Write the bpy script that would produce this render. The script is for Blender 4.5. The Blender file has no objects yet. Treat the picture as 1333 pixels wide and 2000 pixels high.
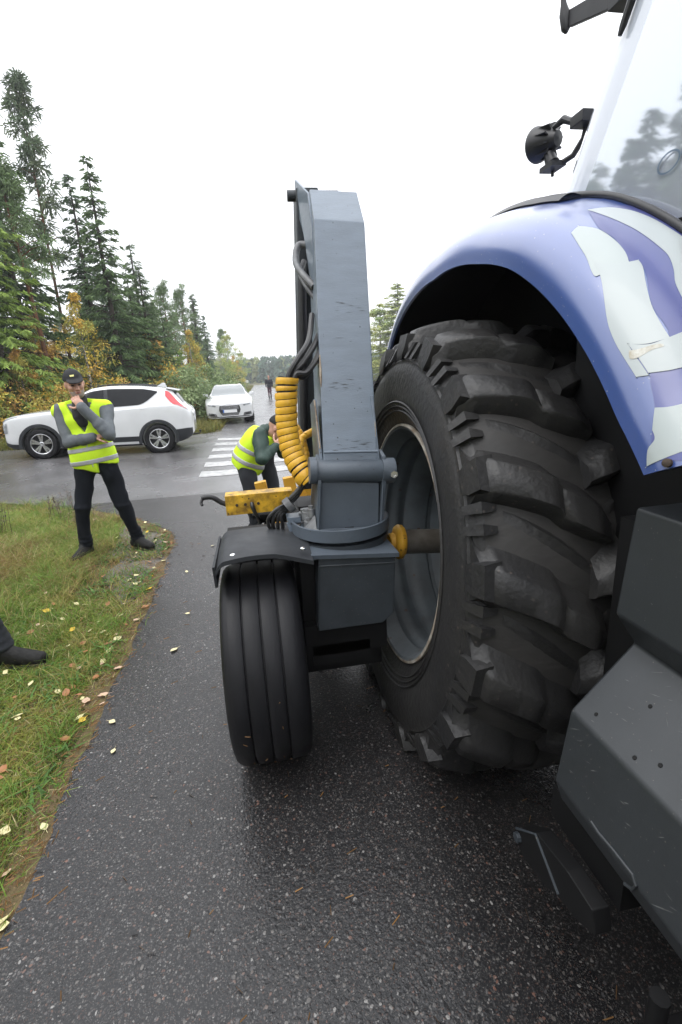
import bpy, bmesh, math, random
import numpy as np
from mathutils import Vector, Matrix
R = math.radians
scene = bpy.context.scene
COL = scene.collection

# ------------------------------------------------------------------ camera
def make_camera():
    p, r, y = R(16.0), R(3.0), R(9.5)
    fw = Vector((math.sin(y)*math.cos(p), math.cos(y)*math.cos(p), -math.sin(p)))
    rt = Vector((math.cos(y), -math.sin(y), 0)); up = rt.cross(fw)
    rt2 = rt*math.cos(r) - up*math.sin(r); up2 = up*math.cos(r) + rt*math.sin(r)
    cd = bpy.data.cameras.new('camera'); co = bpy.data.objects.new('camera', cd); COL.objects.link(co)
    M = Matrix((rt2, up2, -fw)).transposed().to_4x4(); M.translation = (0, 0, 1.66)
    co.matrix_world = M
    cd.sensor_fit = 'VERTICAL'; cd.sensor_height = 36; cd.sensor_width = 24; cd.lens = 17.0
    cd.clip_start = 0.05; cd.clip_end = 2000
    scene.camera = co
make_camera()

# ------------------------------------------------------------------ light
w = bpy.data.worlds.new('World'); scene.world = w; w.use_nodes = True
nt = w.node_tree; nt.nodes.clear()
sky = nt.nodes.new('ShaderNodeTexSky'); sky.sky_type = 'NISHITA'; sky.sun_disc = False
sky.sun_elevation = R(61); sky.sun_rotation = R(250); sky.dust_density = 1.5; sky.air_density = 1.2
hs = nt.nodes.new('ShaderNodeHueSaturation'); hs.inputs['Saturation'].default_value = 0.10
mx = nt.nodes.new('ShaderNodeMix'); mx.data_type = 'RGBA'; mx.inputs[0].default_value = 0.85   # overcast cloud cover, brighter overhead than at the horizon
gtc = nt.nodes.new('ShaderNodeTexCoord'); gsep = nt.nodes.new('ShaderNodeSeparateXYZ'); nt.links.new(gtc.outputs['Generated'], gsep.inputs[0])
gmr = nt.nodes.new('ShaderNodeMapRange'); gmr.inputs[1].default_value = 0; gmr.inputs[2].default_value = 1; gmr.inputs[3].default_value = 8.8; gmr.inputs[4].default_value = 19.5
nt.links.new(gsep.outputs[2], gmr.inputs[0])
gtint = nt.nodes.new('ShaderNodeVectorMath'); gtint.operation = 'SCALE'; gtint.inputs[0].default_value = (.98, 1., 1.04); nt.links.new(gmr.outputs[0], gtint.inputs['Scale'])
nt.links.new(gtint.outputs[0], mx.inputs[7])
bg = nt.nodes.new('ShaderNodeBackground'); bg.inputs['Strength'].default_value = 0.12
wo = nt.nodes.new('ShaderNodeOutputWorld')
nt.links.new(sky.outputs[0], hs.inputs['Color']); nt.links.new(hs.outputs[0], mx.inputs[6])
nt.links.new(mx.outputs[2], bg.inputs['Color']); nt.links.new(bg.outputs[0], wo.inputs[0])
sd = bpy.data.lights.new('sun', 'SUN'); sd.energy = .8; sd.angle = R(35); sd.color = (1, .97, .93)
so = bpy.data.objects.new('sun', sd); COL.objects.link(so)
so.rotation_euler = Vector((.46, .16, -.87)).to_track_quat('-Z', 'Y').to_euler(); so.location = (0, 0, 30)
vs = scene.view_settings
scene.display_settings.display_device = 'sRGB'
vs.view_transform = 'Standard'; vs.look = 'None'; vs.gamma = 1; vs.use_curve_mapping = False
vs.exposure = .45

# ------------------------------------------------------------------ materials
def mat(name, col, rough=.5, metal=0., col2=None, nscale=6., contrast=.35, bump=0., bscale=40., coat=0., coatr=.05, spec=.5,
        rough2=None, attr=None, trans=0., emis=None, stretch=None, speck=None):
    m = bpy.data.materials.new(name); m.use_nodes = True
    n = m.node_tree; b = n.nodes['Principled BSDF']; L = n.links.new
    b.inputs['Base Color'].default_value = (*col, 1); b.inputs['Roughness'].default_value = rough
    b.inputs['Metallic'].default_value = metal; b.inputs['Specular IOR Level'].default_value = spec
    if coat: b.inputs['Coat Weight'].default_value = coat; b.inputs['Coat Roughness'].default_value = coatr
    if trans: b.inputs['Transmission Weight'].default_value = trans
    if emis: b.inputs['Emission Color'].default_value = (*emis[0], 1); b.inputs['Emission Strength'].default_value = emis[1]
    tc = n.nodes.new('ShaderNodeTexCoord'); vec = tc.outputs['Object']
    if stretch:
        mp = n.nodes.new('ShaderNodeMapping'); mp.inputs['Scale'].default_value = stretch; L(vec, mp.inputs[0]); vec = mp.outputs[0]
    colsock = None
    if col2 is not None or rough2 is not None:
        nz = n.nodes.new('ShaderNodeTexNoise'); nz.inputs['Scale'].default_value = nscale; nz.inputs['Detail'].default_value = 7
        nz.inputs['Roughness'].default_value = .62
        L(vec, nz.inputs['Vector'])
        mr = n.nodes.new('ShaderNodeMapRange'); mr.inputs[1].default_value = .5-contrast/2; mr.inputs[2].default_value = .5+contrast/2
        L(nz.outputs[0], mr.inputs[0])
        if col2 is not None:
            mi = n.nodes.new('ShaderNodeMix'); mi.data_type = 'RGBA'
            mi.inputs[6].default_value = (*col, 1); mi.inputs[7].default_value = (*col2, 1)
            L(mr.outputs[0], mi.inputs[0]); colsock = mi.outputs[2]
        if rough2 is not None:
            m2 = n.nodes.new('ShaderNodeMapRange'); m2.inputs[3].default_value = rough; m2.inputs[4].default_value = rough2
            L(mr.outputs[0], m2.inputs[0]); L(m2.outputs[0], b.inputs['Roughness'])
    if speck:   # (scale, threshold, colour): small specks of dirt or chips
        vo = n.nodes.new('ShaderNodeTexVoronoi'); vo.inputs['Scale'].default_value = speck[0]; L(tc.outputs['Object'], vo.inputs['Vector'])
        sp = n.nodes.new('ShaderNodeSeparateColor'); L(vo.outputs['Color'], sp.inputs[0])
        a1 = n.nodes.new('ShaderNodeMath'); a1.operation = 'GREATER_THAN'; a1.inputs[1].default_value = speck[1]; L(sp.outputs[0], a1.inputs[0])
        a2 = n.nodes.new('ShaderNodeMath'); a2.operation = 'LESS_THAN'; a2.inputs[1].default_value = .28; L(vo.outputs['Distance'], a2.inputs[0])
        a3 = n.nodes.new('ShaderNodeMath'); a3.operation = 'MULTIPLY'; L(a1.outputs[0], a3.inputs[0]); L(a2.outputs[0], a3.inputs[1])
        a4 = n.nodes.new('ShaderNodeMath'); a4.operation = 'MULTIPLY'; L(a3.outputs[0], a4.inputs[0]); L(sp.outputs[1], a4.inputs[1])
        mi = n.nodes.new('ShaderNodeMix'); mi.data_type = 'RGBA'; mi.inputs[6].default_value = (*col, 1)
        if colsock: L(colsock, mi.inputs[6])
        mi.inputs[7].default_value = (*speck[2], 1); L(a4.outputs[0], mi.inputs[0]); colsock = mi.outputs[2]
    if attr:
        at = n.nodes.new('ShaderNodeAttribute'); at.attribute_name = attr
        if colsock:
            mm = n.nodes.new('ShaderNodeMix'); mm.data_type = 'RGBA'; mm.blend_type = 'MULTIPLY'; mm.inputs[0].default_value = 1
            L(colsock, mm.inputs[6]); L(at.outputs['Color'], mm.inputs[7]); colsock = mm.outputs[2]
        else: colsock = at.outputs['Color']
    if colsock: L(colsock, b.inputs['Base Color'])
    if bump:
        nb = n.nodes.new('ShaderNodeTexNoise'); nb.inputs['Scale'].default_value = bscale; nb.inputs['Detail'].default_value = 6
        L(vec, nb.inputs['Vector'])
        bp = n.nodes.new('ShaderNodeBump'); bp.inputs['Strength'].default_value = bump; bp.inputs['Distance'].default_value = .01
        L(nb.outputs[0], bp.inputs['Height']); L(bp.outputs[0], b.inputs['Normal'])
    return m

def leafmat(name, rough=.6, tl=.3, gain=1.):
    m = mat(name, (.1, .1, .05), rough, attr='Col', spec=.25)
    n = m.node_tree; b = n.nodes['Principled BSDF']; out = [x for x in n.nodes if x.type == 'OUTPUT_MATERIAL'][0]
    at = [x for x in n.nodes if x.type == 'ATTRIBUTE'][0]
    gn = n.nodes.new('ShaderNodeVectorMath'); gn.operation = 'SCALE'; gn.inputs['Scale'].default_value = gain; n.links.new(at.outputs['Color'], gn.inputs[0]); n.links.new(gn.outputs[0], b.inputs['Base Color'])
    t = n.nodes.new('ShaderNodeBsdfTranslucent'); n.links.new(gn.outputs[0], t.inputs['Color'])
    ms = n.nodes.new('ShaderNodeMixShader'); ms.inputs[0].default_value = tl
    n.links.new(b.outputs[0], ms.inputs[1]); n.links.new(t.outputs[0], ms.inputs[2]); n.links.new(ms.outputs[0], out.inputs[0])
    return m

def asphalt(name, base, wet0, wet1, stone=.5, seed=0.):
    m = bpy.data.materials.new(name); m.use_nodes = True
    n = m.node_tree; b = n.nodes['Principled BSDF']; L = n.links.new; N = n.nodes.new
    tc = N('ShaderNodeTexCoord'); mp = N('ShaderNodeMapping'); mp.inputs['Location'].default_value = (seed, seed*1.7, 0)
    L(tc.outputs['Object'], mp.inputs[0]); v = mp.outputs[0]
    def math_(op, a, c):
        x = N('ShaderNodeMath'); x.operation = op
        for i, q in enumerate((a, c)):
            if isinstance(q, (int, float)): x.inputs[i].default_value = q
            else: L(q, x.inputs[i])
        return x.outputs[0]
    # warped coordinates make the stones irregular
    nw = N('ShaderNodeTexNoise'); nw.inputs['Scale'].default_value = 70; L(v, nw.inputs['Vector'])
    va = N('ShaderNodeVectorMath'); va.operation = 'MULTIPLY_ADD'; va.inputs[1].default_value = (.012, .012, .012)
    L(nw.outputs['Color'], va.inputs[0]); L(v, va.inputs[2]); wv = va.outputs[0]
    cols = None
    bn = N('ShaderNodeTexNoise'); bn.inputs['Scale'].default_value = 1.3; bn.inputs['Detail'].default_value = 8; L(v, bn.inputs['Vector'])
    cr = N('ShaderNodeValToRGB'); cr.color_ramp.elements[0].position = .3; cr.color_ramp.elements[1].position = .7
    cr.color_ramp.elements[0].color = (*[c*.75 for c in base], 1); cr.color_ramp.elements[1].color = (*[c*1.3 for c in base], 1)
    L(bn.outputs[0], cr.inputs[0]); cols = cr.outputs[0]
    height = None
    for sc, th, rad, bright in ((78, .84, .40, .95), (140, .62, .42, .62), (280, .48, .5, .36)):
        vo = N('ShaderNodeTexVoronoi'); vo.inputs['Scale'].default_value = sc; L(wv, vo.inputs['Vector'])
        sp = N('ShaderNodeSeparateColor'); L(vo.outputs['Color'], sp.inputs[0])
        on = math_('MULTIPLY', math_('GREATER_THAN', sp.outputs[0], th), math_('LESS_THAN', vo.outputs['Distance'], rad))
        tint = N('ShaderNodeValToRGB'); e = tint.color_ramp.elements
        e[0].position = 0; e[0].color = (.10*bright, .10*bright, .105*bright, 1)
        e[1].position = 1; e[1].color = (.62*bright, .60*bright, .57*bright, 1)
        for pos, c in ((.35, (.16, .15, .15)), (.55, (.22, .20, .18)), (.66, (.33, .15, .10)), (.74, (.24, .22, .2)), (.9, (.42, .40, .38))):
            x = e.new(pos); x.color = (*[q*bright for q in c], 1)
        L(sp.outputs[1], tint.inputs[0])
        mi = N('ShaderNodeMix'); mi.data_type = 'RGBA'; L(math_('MULTIPLY', on, stone), mi.inputs[0]); L(cols, mi.inputs[6]); L(tint.outputs[0], mi.inputs[7])
        cols = mi.outputs[2]
        h = math_('MULTIPLY', math_('SUBTRACT', .6, vo.outputs['Distance']), math_('MULTIPLY', sp.outputs[2], 78/sc))
        height = h if height is None else math_('ADD', height, h)
    L(cols, b.inputs['Base Color'])
    rn = N('ShaderNodeTexNoise'); rn.inputs['Scale'].default_value = .8; rn.inputs['Detail'].default_value = 6; L(v, rn.inputs['Vector'])
    mr = N('ShaderNodeMapRange'); mr.inputs[1].default_value = .35; mr.inputs[2].default_value = .65; mr.inputs[3].default_value = wet0; mr.inputs[4].default_value = wet1
    L(rn.outputs[0], mr.inputs[0]); L(mr.outputs[0], b.inputs['Roughness'])
    bp = N('ShaderNodeBump'); bp.inputs['Strength'].default_value = .6; bp.inputs['Distance'].default_value = .003
    L(height, bp.inputs['Height']); L(bp.outputs[0], b.inputs['Normal'])
    b.inputs['Specular IOR Level'].default_value = .42 if seed == 0 else .8
    return m

M = dict(
    path=asphalt('path_asphalt', (.0140, .0140, .0150), .22, .36, .40),
    road=asphalt('road_asphalt', (.095, .095, .099), .18, .32, .6, 7.3),
    soil=mat('verge_soil', (.055, .060, .016), .9, col2=(.095, .075, .030), nscale=9, contrast=.3, bump=.8, bscale=60, speck=(70, .7, (.20, .13, .06))),
    gravel=mat('gravel', (.085, .075, .065), .9, col2=(.16, .145, .125), nscale=60, contrast=.3, bump=.9, bscale=130, speck=(90, .6, (.3, .28, .25))),
    litter=mat('needle_litter', (.13, .085, .04), .9, col2=(.08, .065, .025), nscale=70, contrast=.3, bump=.9, bscale=120, speck=(80, .6, (.3, .2, .1))),
    paint=mat('road_paint', (.50, .50, .49), .45, col2=(.22, .22, .22), nscale=9, contrast=.35),
    grass=leafmat('grass_blades'), leaf=leafmat('tree_foliage', .65, .25, 1.6), fallen=mat('fallen_leaf', (.6, .5, .2), .5, attr='Col', spec=.4),
    bark_p=mat('pine_bark', (.20, .085, .04), .9, col2=(.09, .05, .035), nscale=8, contrast=.3, bump=.8, bscale=14, stretch=(1, 1, .3)),
    bark_s=mat('spruce_bark', (.06, .045, .035), .9, col2=(.03, .025, .02), nscale=10, bump=.8, bscale=18),
    bark_b=mat('birch_bark', (.5, .48, .44), .8, col2=(.08, .07, .06), nscale=5, contrast=.15, stretch=(1, 1, 3)),
    rubber=mat('tractor_rubber', (.015, .015, .016), .50, col2=(.030, .029, .028), nscale=3.2, contrast=.4, bump=.35, bscale=45, rough2=.42, spec=.4, speck=(60, .9, (.06, .05, .045))),
    rubber_wet=mat('trailer_rubber', (.006, .006, .0075), .42, spec=.25, col2=(.012, .012, .014), nscale=7, contrast=.35, bump=.12, bscale=70, rough2=.6, stretch=(1, .4, .4)),
    rim=mat('rim_steel', (.13, .152, .168), .42, col2=(.07, .078, .082), nscale=4.5, contrast=.4, rough2=.55, speck=(30, .9, (.09, .05, .03))),
    rimlip=mat('rim_lip', (.42, .40, .35), .5, col2=(.16, .11, .07), nscale=14, contrast=.3),
    hubsteel=mat('axle_steel', (.12, .11, .095), .5, col2=(.06, .05, .04), nscale=12, contrast=.3),
    rust=mat('rusty_bolt', (.07, .045, .03), .8, col2=(.03, .025, .02), nscale=40),
    yellow=mat('yellow_paint', (.62, .34, .035), .45, col2=(.50, .25, .02), nscale=8, contrast=.4, speck=(45, .8, (.12, .07, .02))),
    yellow_dirty=mat('worn_yellow_paint', (.78, .46, .03), .5, col2=(.20, .11, .015), nscale=16, contrast=.28, speck=(60, .75, (.05, .04, .02))),
    yellow_wrap=mat('yellow_wrap', (.80, .46, .04), .4, col2=(.58, .30, .02), nscale=14, contrast=.4, coat=.2),
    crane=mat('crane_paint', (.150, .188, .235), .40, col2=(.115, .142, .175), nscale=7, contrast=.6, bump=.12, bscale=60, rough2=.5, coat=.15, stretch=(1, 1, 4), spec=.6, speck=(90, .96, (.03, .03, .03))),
    crane_shaded=mat('crane_paint_shaded', (.092, .112, .136), .42, col2=(.066, .080, .098), nscale=7, contrast=.6, bump=.12, bscale=60, rough2=.55, speck=(90, .95, (.05, .045, .04))),  # same paint as the boom, colour darkened for weaker light on the lower parts
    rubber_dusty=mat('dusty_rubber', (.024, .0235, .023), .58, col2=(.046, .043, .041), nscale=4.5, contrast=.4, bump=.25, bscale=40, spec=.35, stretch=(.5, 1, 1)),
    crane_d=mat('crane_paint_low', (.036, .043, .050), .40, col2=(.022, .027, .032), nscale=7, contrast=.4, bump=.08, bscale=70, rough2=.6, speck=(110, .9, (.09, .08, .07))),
    weld=mat('bare_weld', (.42, .36, .28), .5, metal=.5, col2=(.15, .11, .08), nscale=20),
    chrome=mat('chrome', (.75, .75, .76), .12, metal=1),
    black=mat('black_plastic', (.012, .012, .014), .42, col2=(.02, .02, .022), nscale=20),
    blackmetal=mat('black_chassis', (.004, .004, .0045), .6, spec=.3),
    rubberhose=mat('hose_rubber', (.018, .018, .020), .38, col2=(.035, .034, .033), nscale=20, contrast=.4),
    hosegrey=mat('grey_hose', (.16, .165, .17), .4, col2=(.07, .07, .075), nscale=20),
    tank=mat('tank_plastic', (.026, .030, .034), .36, col2=(.018, .021, .024), nscale=5, contrast=.5, bump=.03, bscale=160, rough2=.52, spec=.7, speck=(170, .955, (.10, .09, .08))),
    mudguard=mat('mudguard_plastic', (.042, .045, .050), .50, spec=.25, col2=(.028, .030, .034), nscale=4, rough2=.65, bump=.05, bscale=30),
    blue=mat('blue_paint', (.034, .080, .285), .38, coat=1., col2=(.034, .072, .255), nscale=3, speck=(160, .97, (.3, .3, .35))),
    flagblue=mat('flag_blue_film', (.075, .085, .24), .38, coat=.8, col2=(.06, .075, .25), nscale=3),
    white_film=mat('white_film', (.43, .465, .465), .35, coat=.2, col2=(.37, .41, .415), nscale=2.5, contrast=.6),
    scrape=mat('scraped_film', (.40, .36, .28), .7, col2=(.62, .62, .58), nscale=30, contrast=.2),
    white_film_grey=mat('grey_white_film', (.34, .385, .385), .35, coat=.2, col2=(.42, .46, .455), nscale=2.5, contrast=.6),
    carwhite=mat('car_white', (.66, .67, .68), .18, coat=.7, col2=(.60, .61, .62), nscale=2),
    carglass=mat('car_glass', (.008, .009, .011), .04, spec=.22),
    windscreen=mat('windscreen', (.10, .12, .125), .06, spec=1.0, coat=1.0),
    cladding=mat('car_cladding', (.012, .014, .018), .5, col2=(.017, .02, .024), nscale=20),
    alloy=mat('alloy', (.55, .56, .57), .25, metal=.9, col2=(.4, .4, .41), nscale=5),
    red=mat('tail_red', (.55, .012, .02), .12, coat=.8),
    lampglass=mat('lamp_glass', (.35, .37, .39), .08, coat=1., col2=(.12, .13, .14), nscale=9, contrast=.2),
    platewhite=mat('number_plate', (.75, .76, .78), .4), plateblue=mat('plate_blue', (.05, .15, .5), .4),
    skin=mat('skin', (.56, .32, .235), .5, col2=(.46, .25, .18), nscale=18),
    stubble=mat('grey_stubble', (.30, .25, .22), .8), eye=mat('eye_dark', (.03, .02, .02), .3), lip=mat('lip', (.25, .09, .08), .5),
    hivis=mat('hivis_fabric', (.62, .88, .02), .75, col2=(.52, .78, .015), nscale=9, contrast=.5, bump=.35, bscale=16),
    reflective=mat('reflective_tape', (.42, .42, .45), .4, col2=(.33, .33, .36), nscale=12),
    greyshirt=mat('grey_sweater', (.135, .150, .162), .9, col2=(.09, .10, .112), nscale=12, bump=.5, bscale=22),
    darkshirt=mat('black_shirt', (.012, .013, .015), .85),
    jeans=mat('dark_jeans', (.004, .0055, .0085), .9, spec=.2, col2=(.008, .010, .015), nscale=6, contrast=.4, bump=.5, bscale=14),
    workpants=mat('grey_work_trousers', (.014, .016, .021), .85, col2=(.024, .027, .034), nscale=6, contrast=.4, bump=.5, bscale=14),
    greenjacket=mat('green_jacket', (.010, .032, .024), .6, col2=(.017, .046, .034), nscale=8, contrast=.4, bump=.6, bscale=18),
    boot=mat('black_boot', (.007, .007, .007), .6, spec=.25, col2=(.018, .017, .016), nscale=25, contrast=.4, bump=.3, bscale=60),
    cap=mat('black_cap', (.006, .0065, .009), .8), capmark=mat('cap_emblem', (.7, .65, .25), .6),
    darkcloth=mat('dark_cloth', (.02, .018, .026), .9), maroon=mat('maroon_cloth', (.09, .035, .05), .9),
    signwhite=mat('sign_white', (.8, .8, .8), .5), galv=mat('galvanised', (.35, .36, .37), .45, metal=.6, col2=(.2, .2, .2), nscale=20),
)
def make_cabglass():
    m = bpy.data.materials.new('coated_cab_glass'); m.use_nodes = True
    n = m.node_tree; b = n.nodes['Principled BSDF']
    b.inputs['Base Color'].default_value = (.50, .54, .60, 1); b.inputs['Metallic'].default_value = .5
    b.inputs['Roughness'].default_value = .035; b.inputs['Coat Weight'].default_value = 1
    tc = n.nodes.new('ShaderNodeTexCoord'); nz = n.nodes.new('ShaderNodeTexNoise'); nz.inputs['Scale'].default_value = 2.2
    n.links.new(tc.outputs['Object'], nz.inputs['Vector'])
    bp = n.nodes.new('ShaderNodeBump'); bp.inputs['Strength'].default_value = .08; bp.inputs['Distance'].default_value = .03
    n.links.new(nz.outputs[0], bp.inputs['Height']); n.links.new(bp.outputs[0], b.inputs['Normal'])
    return m
M['cabglass'] = make_cabglass()
M['cabwrap'] = mat('pale_cab_wrap', (.54, .57, .63), .25, coat=1., col2=(.50, .54, .61), nscale=1.5)
M['blue'].node_tree.nodes['Principled BSDF'].inputs['Coat Roughness'].default_value = .22; M['blue'].node_tree.nodes['Principled BSDF'].inputs['Coat IOR'].default_value = 1.9
M['flagblue'].node_tree.nodes['Principled BSDF'].inputs['Coat Roughness'].default_value = .2

# ------------------------------------------------------------------ mesh helpers
ORG = {}
def link(o, parent=None):
    COL.objects.link(o)
    if parent is not None: o.parent = parent
    return o
def tag(o, label=None, cat=None, group=None, kind=None):
    for k, v in (('label', label), ('category', cat), ('group', group), ('kind', kind)):
        if v: o[k] = v
    return o
def empty(name, loc, label=None, cat=None, group=None):
    o = bpy.data.objects.new(name, None); o.location = loc; o.empty_display_size = .2
    COL.objects.link(o); ORG[o] = Vector(loc)
    return tag(o, label, cat, group)
def mkmesh(name, V, F, smooth=None, cols=None):
    me = bpy.data.meshes.new(name); me.from_pydata([tuple(v) for v in V], [], F)
    if smooth is not None:
        me.polygons.foreach_set('use_smooth', [True]*len(me.polygons))
        if smooth < 180: me.set_sharp_from_angle(angle=R(smooth))
    if cols is not None:
        a = me.color_attributes.new('Col', 'FLOAT_COLOR', 'POINT'); a.data.foreach_set('color', np.asarray(cols, np.float32).ravel())
    me.update(); return me
def quads_mesh(name, V, nq, cols):      # V: (4*nq,3) numpy, consecutive quads
    me = bpy.data.meshes.new(name)
    me.vertices.add(len(V)); me.vertices.foreach_set('co', np.asarray(V, np.float32).ravel())
    me.loops.add(4*nq); me.loops.foreach_set('vertex_index', np.arange(4*nq, dtype=np.int32))
    me.polygons.add(nq); me.polygons.foreach_set('loop_start', np.arange(0, 4*nq, 4, dtype=np.int32))
    a = me.color_attributes.new('Col', 'FLOAT_COLOR', 'POINT')
    c4 = np.ones((len(V), 4), np.float32); c4[:, :3] = cols; a.data.foreach_set('color', c4.ravel())
    me.update(calc_edges=True); me.validate(); return me

class MB:
    def __init__(s): s.v = []; s.f = []; s.bev = False
    def add(s, V, F):
        k = len(s.v); s.v += [Vector(p) for p in V]; s.f += [tuple(i+k for i in q) for q in F]; return s
    def box(s, a, b, bev=0., mtx=None):
        if bev <= 0:
            V = [Vector((x, y, z)) for x in (a[0], b[0]) for y in (a[1], b[1]) for z in (a[2], b[2])]
            F = [(0,1,3,2),(4,6,7,5),(0,4,5,1),(2,3,7,6),(0,2,6,4),(1,5,7,3)]
        else:
            s.bev = True; bm = bmesh.new(); bmesh.ops.create_cube(bm, size=1)
            for v in bm.verts: v.co = Vector([a[i]+(v.co[i]+.5)*(b[i]-a[i]) for i in range(3)])
            bmesh.ops.bevel(bm, geom=list(bm.edges), offset=bev, segments=2, affect='EDGES', profile=.5)
            bm.verts.index_update(); V = [v.co.copy() for v in bm.verts]; F = [tuple(v.index for v in f.verts) for f in bm.faces]; bm.free()
        if mtx: V = [mtx @ p for p in V]
        return s.add(V, F)
    def prism(s, poly, ext, bev=0.):      # poly: closed list of 3D points, ext: Vector
        ext = Vector(ext); n = len(poly); P = [Vector(p) for p in poly]
        V = P + [p+ext for p in P]
        F = [tuple(range(n))[::-1], tuple(range(n, 2*n))] + [(i, (i+1) % n, n+(i+1) % n, n+i) for i in range(n)]
        if bev > 0:
            s.bev = True; bm = bmesh.new(); bv = [bm.verts.new(p) for p in V]
            for f in F: bm.faces.new([bv[i] for i in f])
            bmesh.ops.recalc_face_normals(bm, faces=bm.faces)
            bmesh.ops.bevel(bm, geom=list(bm.edges), offset=bev, segments=2, affect='EDGES', profile=.5)
            bm.verts.index_update(); V = [v.co.copy() for v in bm.verts]; F = [tuple(v.index for v in f.verts) for f in bm.faces]; bm.free()
        return s.add(V, F)
    def tube(s, pts, r, n=10, caps=True):
        P = [Vector(p) for p in pts]; m = len(P); rr = r if isinstance(r, (list, tuple)) else [r]*m
        up = Vector((0, 0, 1)); V = []; F = []; prev = None
        for i, p in enumerate(P):
            t = (P[min(i+1, m-1)]-P[max(i-1, 0)]).normalized()
            a = prev if prev is not None else (up.cross(t) if abs(t.z) < .9 else Vector((1, 0, 0)).cross(t))
            a = (a - t*a.dot(t)).normalized(); prev = a; b = t.cross(a)
            V += [p + (a*math.cos(2*math.pi*k/n)+b*math.sin(2*math.pi*k/n))*rr[i] for k in range(n)]
        for i in range(m-1):
            F += [(i*n+k, i*n+(k+1) % n, (i+1)*n+(k+1) % n, (i+1)*n+k) for k in range(n)]
        if caps: F += [tuple(range(n))[::-1], tuple((m-1)*n+k for k in range(n))]
        return s.add(V, F)
    def lathe(s, prof, n=48, mtx=None, closed=False, caps=False):   # prof: (x, r); axis = local X
        V = []; F = []; m = len(prof)
        for x, r in prof:
            for k in range(n):
                a = 2*math.pi*k/n; V.append(Vector((x, r*math.sin(a), r*math.cos(a))))
        for i in range(m if closed else m-1):
            j = (i+1) % m
            F += [(i*n+k, i*n+(k+1) % n, j*n+(k+1) % n, j*n+k) for k in range(n)]
        if caps: F += [tuple(range(n))[::-1], tuple((m-1)*n+k for k in range(n))]
        if mtx: V = [mtx @ p for p in V]
        return s.add(V, F)
    def grid(s, fn, nu, nv):
        V = [fn(i/nu, j/nv) for i in range(nu+1) for j in range(nv+1)]
        F = [(i*(nv+1)+j, (i+1)*(nv+1)+j, (i+1)*(nv+1)+j+1, i*(nv+1)+j+1) for i in range(nu) for j in range(nv)]
        return s.add(V, F)
    def mesh(s, name, smooth=35, org=Vector((0, 0, 0))):
        return mkmesh(name, [p-org for p in s.v], s.f, smooth)
    def build(s, name, m, parent=None, smooth=35, fix=True):
        org = ORG.get(parent, Vector((0, 0, 0))) if parent is not None else Vector((0, 0, 0))
        me = s.mesh(name, None, org)
        if fix:
            bm = bmesh.new(); bm.from_mesh(me); bmesh.ops.recalc_face_normals(bm, faces=bm.faces); bm.to_mesh(me); bm.free()
        if smooth and 25 <= smooth < 38: smooth = 38
        if smooth:
            me.polygons.foreach_set('use_smooth', [True]*len(me.polygons)); me.set_sharp_from_angle(angle=R(smooth))
        me.materials.append(m); o = bpy.data.objects.new(name, me); link(o, parent); ORG[o] = org
        if s.bev: wn = o.modifiers.new('face_normals', 'WEIGHTED_NORMAL'); wn.keep_sharp = True; wn.weight = 100
        return o
def obj(name, me, m, parent=None):
    me.materials.append(m); o = bpy.data.objects.new(name, me); link(o, parent)
    ORG[o] = ORG.get(parent, Vector((0, 0, 0))) if parent is not None else Vector((0, 0, 0))
    return o
def copy_tree(o, parent=None):
    c = o.copy(); COL.objects.link(c); c.parent = parent
    for ch in o.children: copy_tree(ch, c)
    return c
def catmull(P, n):
    P = [Vector(p) for p in P]; Q = [P[0]*2-P[1]] + P + [P[-1]*2-P[-2]]; out = []
    for i in range(1, len(Q)-2):
        a, b, c, d = Q[i-1:i+3]
        for k in range(n):
            t = k/n
            out.append(.5*((2*b)+(c-a)*t+(2*a-5*b+4*c-d)*t*t+(3*b-a-3*c+d)*t**3))
    out.append(P[-1]); return out
def sst(a, b, x):
    t = np.clip((np.asarray(x, float)-a)/(b-a), 0, 1); return t*t*(3-2*t)
def H(x, y):          # lay of the land
    x = np.asarray(x, float); y = np.asarray(y, float)
    h = .03*np.maximum(0, -x-.3)*sst(7, 12, y)*(1-.0*y)
    h = np.minimum(h, .28)
    h = h - .125*sst(.45, 1.0, x)*(1-sst(3.4, 5.5, y))
    return h
# ------------------------------------------------------------------ ground, path, road
def drape(name, rows, m, dz, kind='structure'):      # rows: list of lists of (x,y)
    nv = len(rows[0]); V = []
    for r in rows:
        for x, y in r: V.append((x, y, float(H(x, y))+dz))
    F = [(i*nv+j, i*nv+j+1, (i+1)*nv+j+1, (i+1)*nv+j) for i in range(len(rows)-1) for j in range(nv-1)]
    o = obj(name, mkmesh(name, V, F, 180), m); o['kind'] = kind; return o
def axis(lo, hi, near, step, g):
    out = [0.]; s = step
    while out[-1] < hi:
        out.append(out[-1]+s)
        if out[-1] > near: s *= g
    neg = [0.]; s = step
    while neg[-1] > lo:
        neg.append(neg[-1]-s)
        if neg[-1] < -near: s *= g
    return sorted(set(neg+out))
xs = axis(-900, 900, 7, .15, 1.25); ys = axis(-60, 1500, 16, .15, 1.25)
drape('ground', [[(x, y) for x in xs] for y in ys], M['soil'], -.018)

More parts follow.
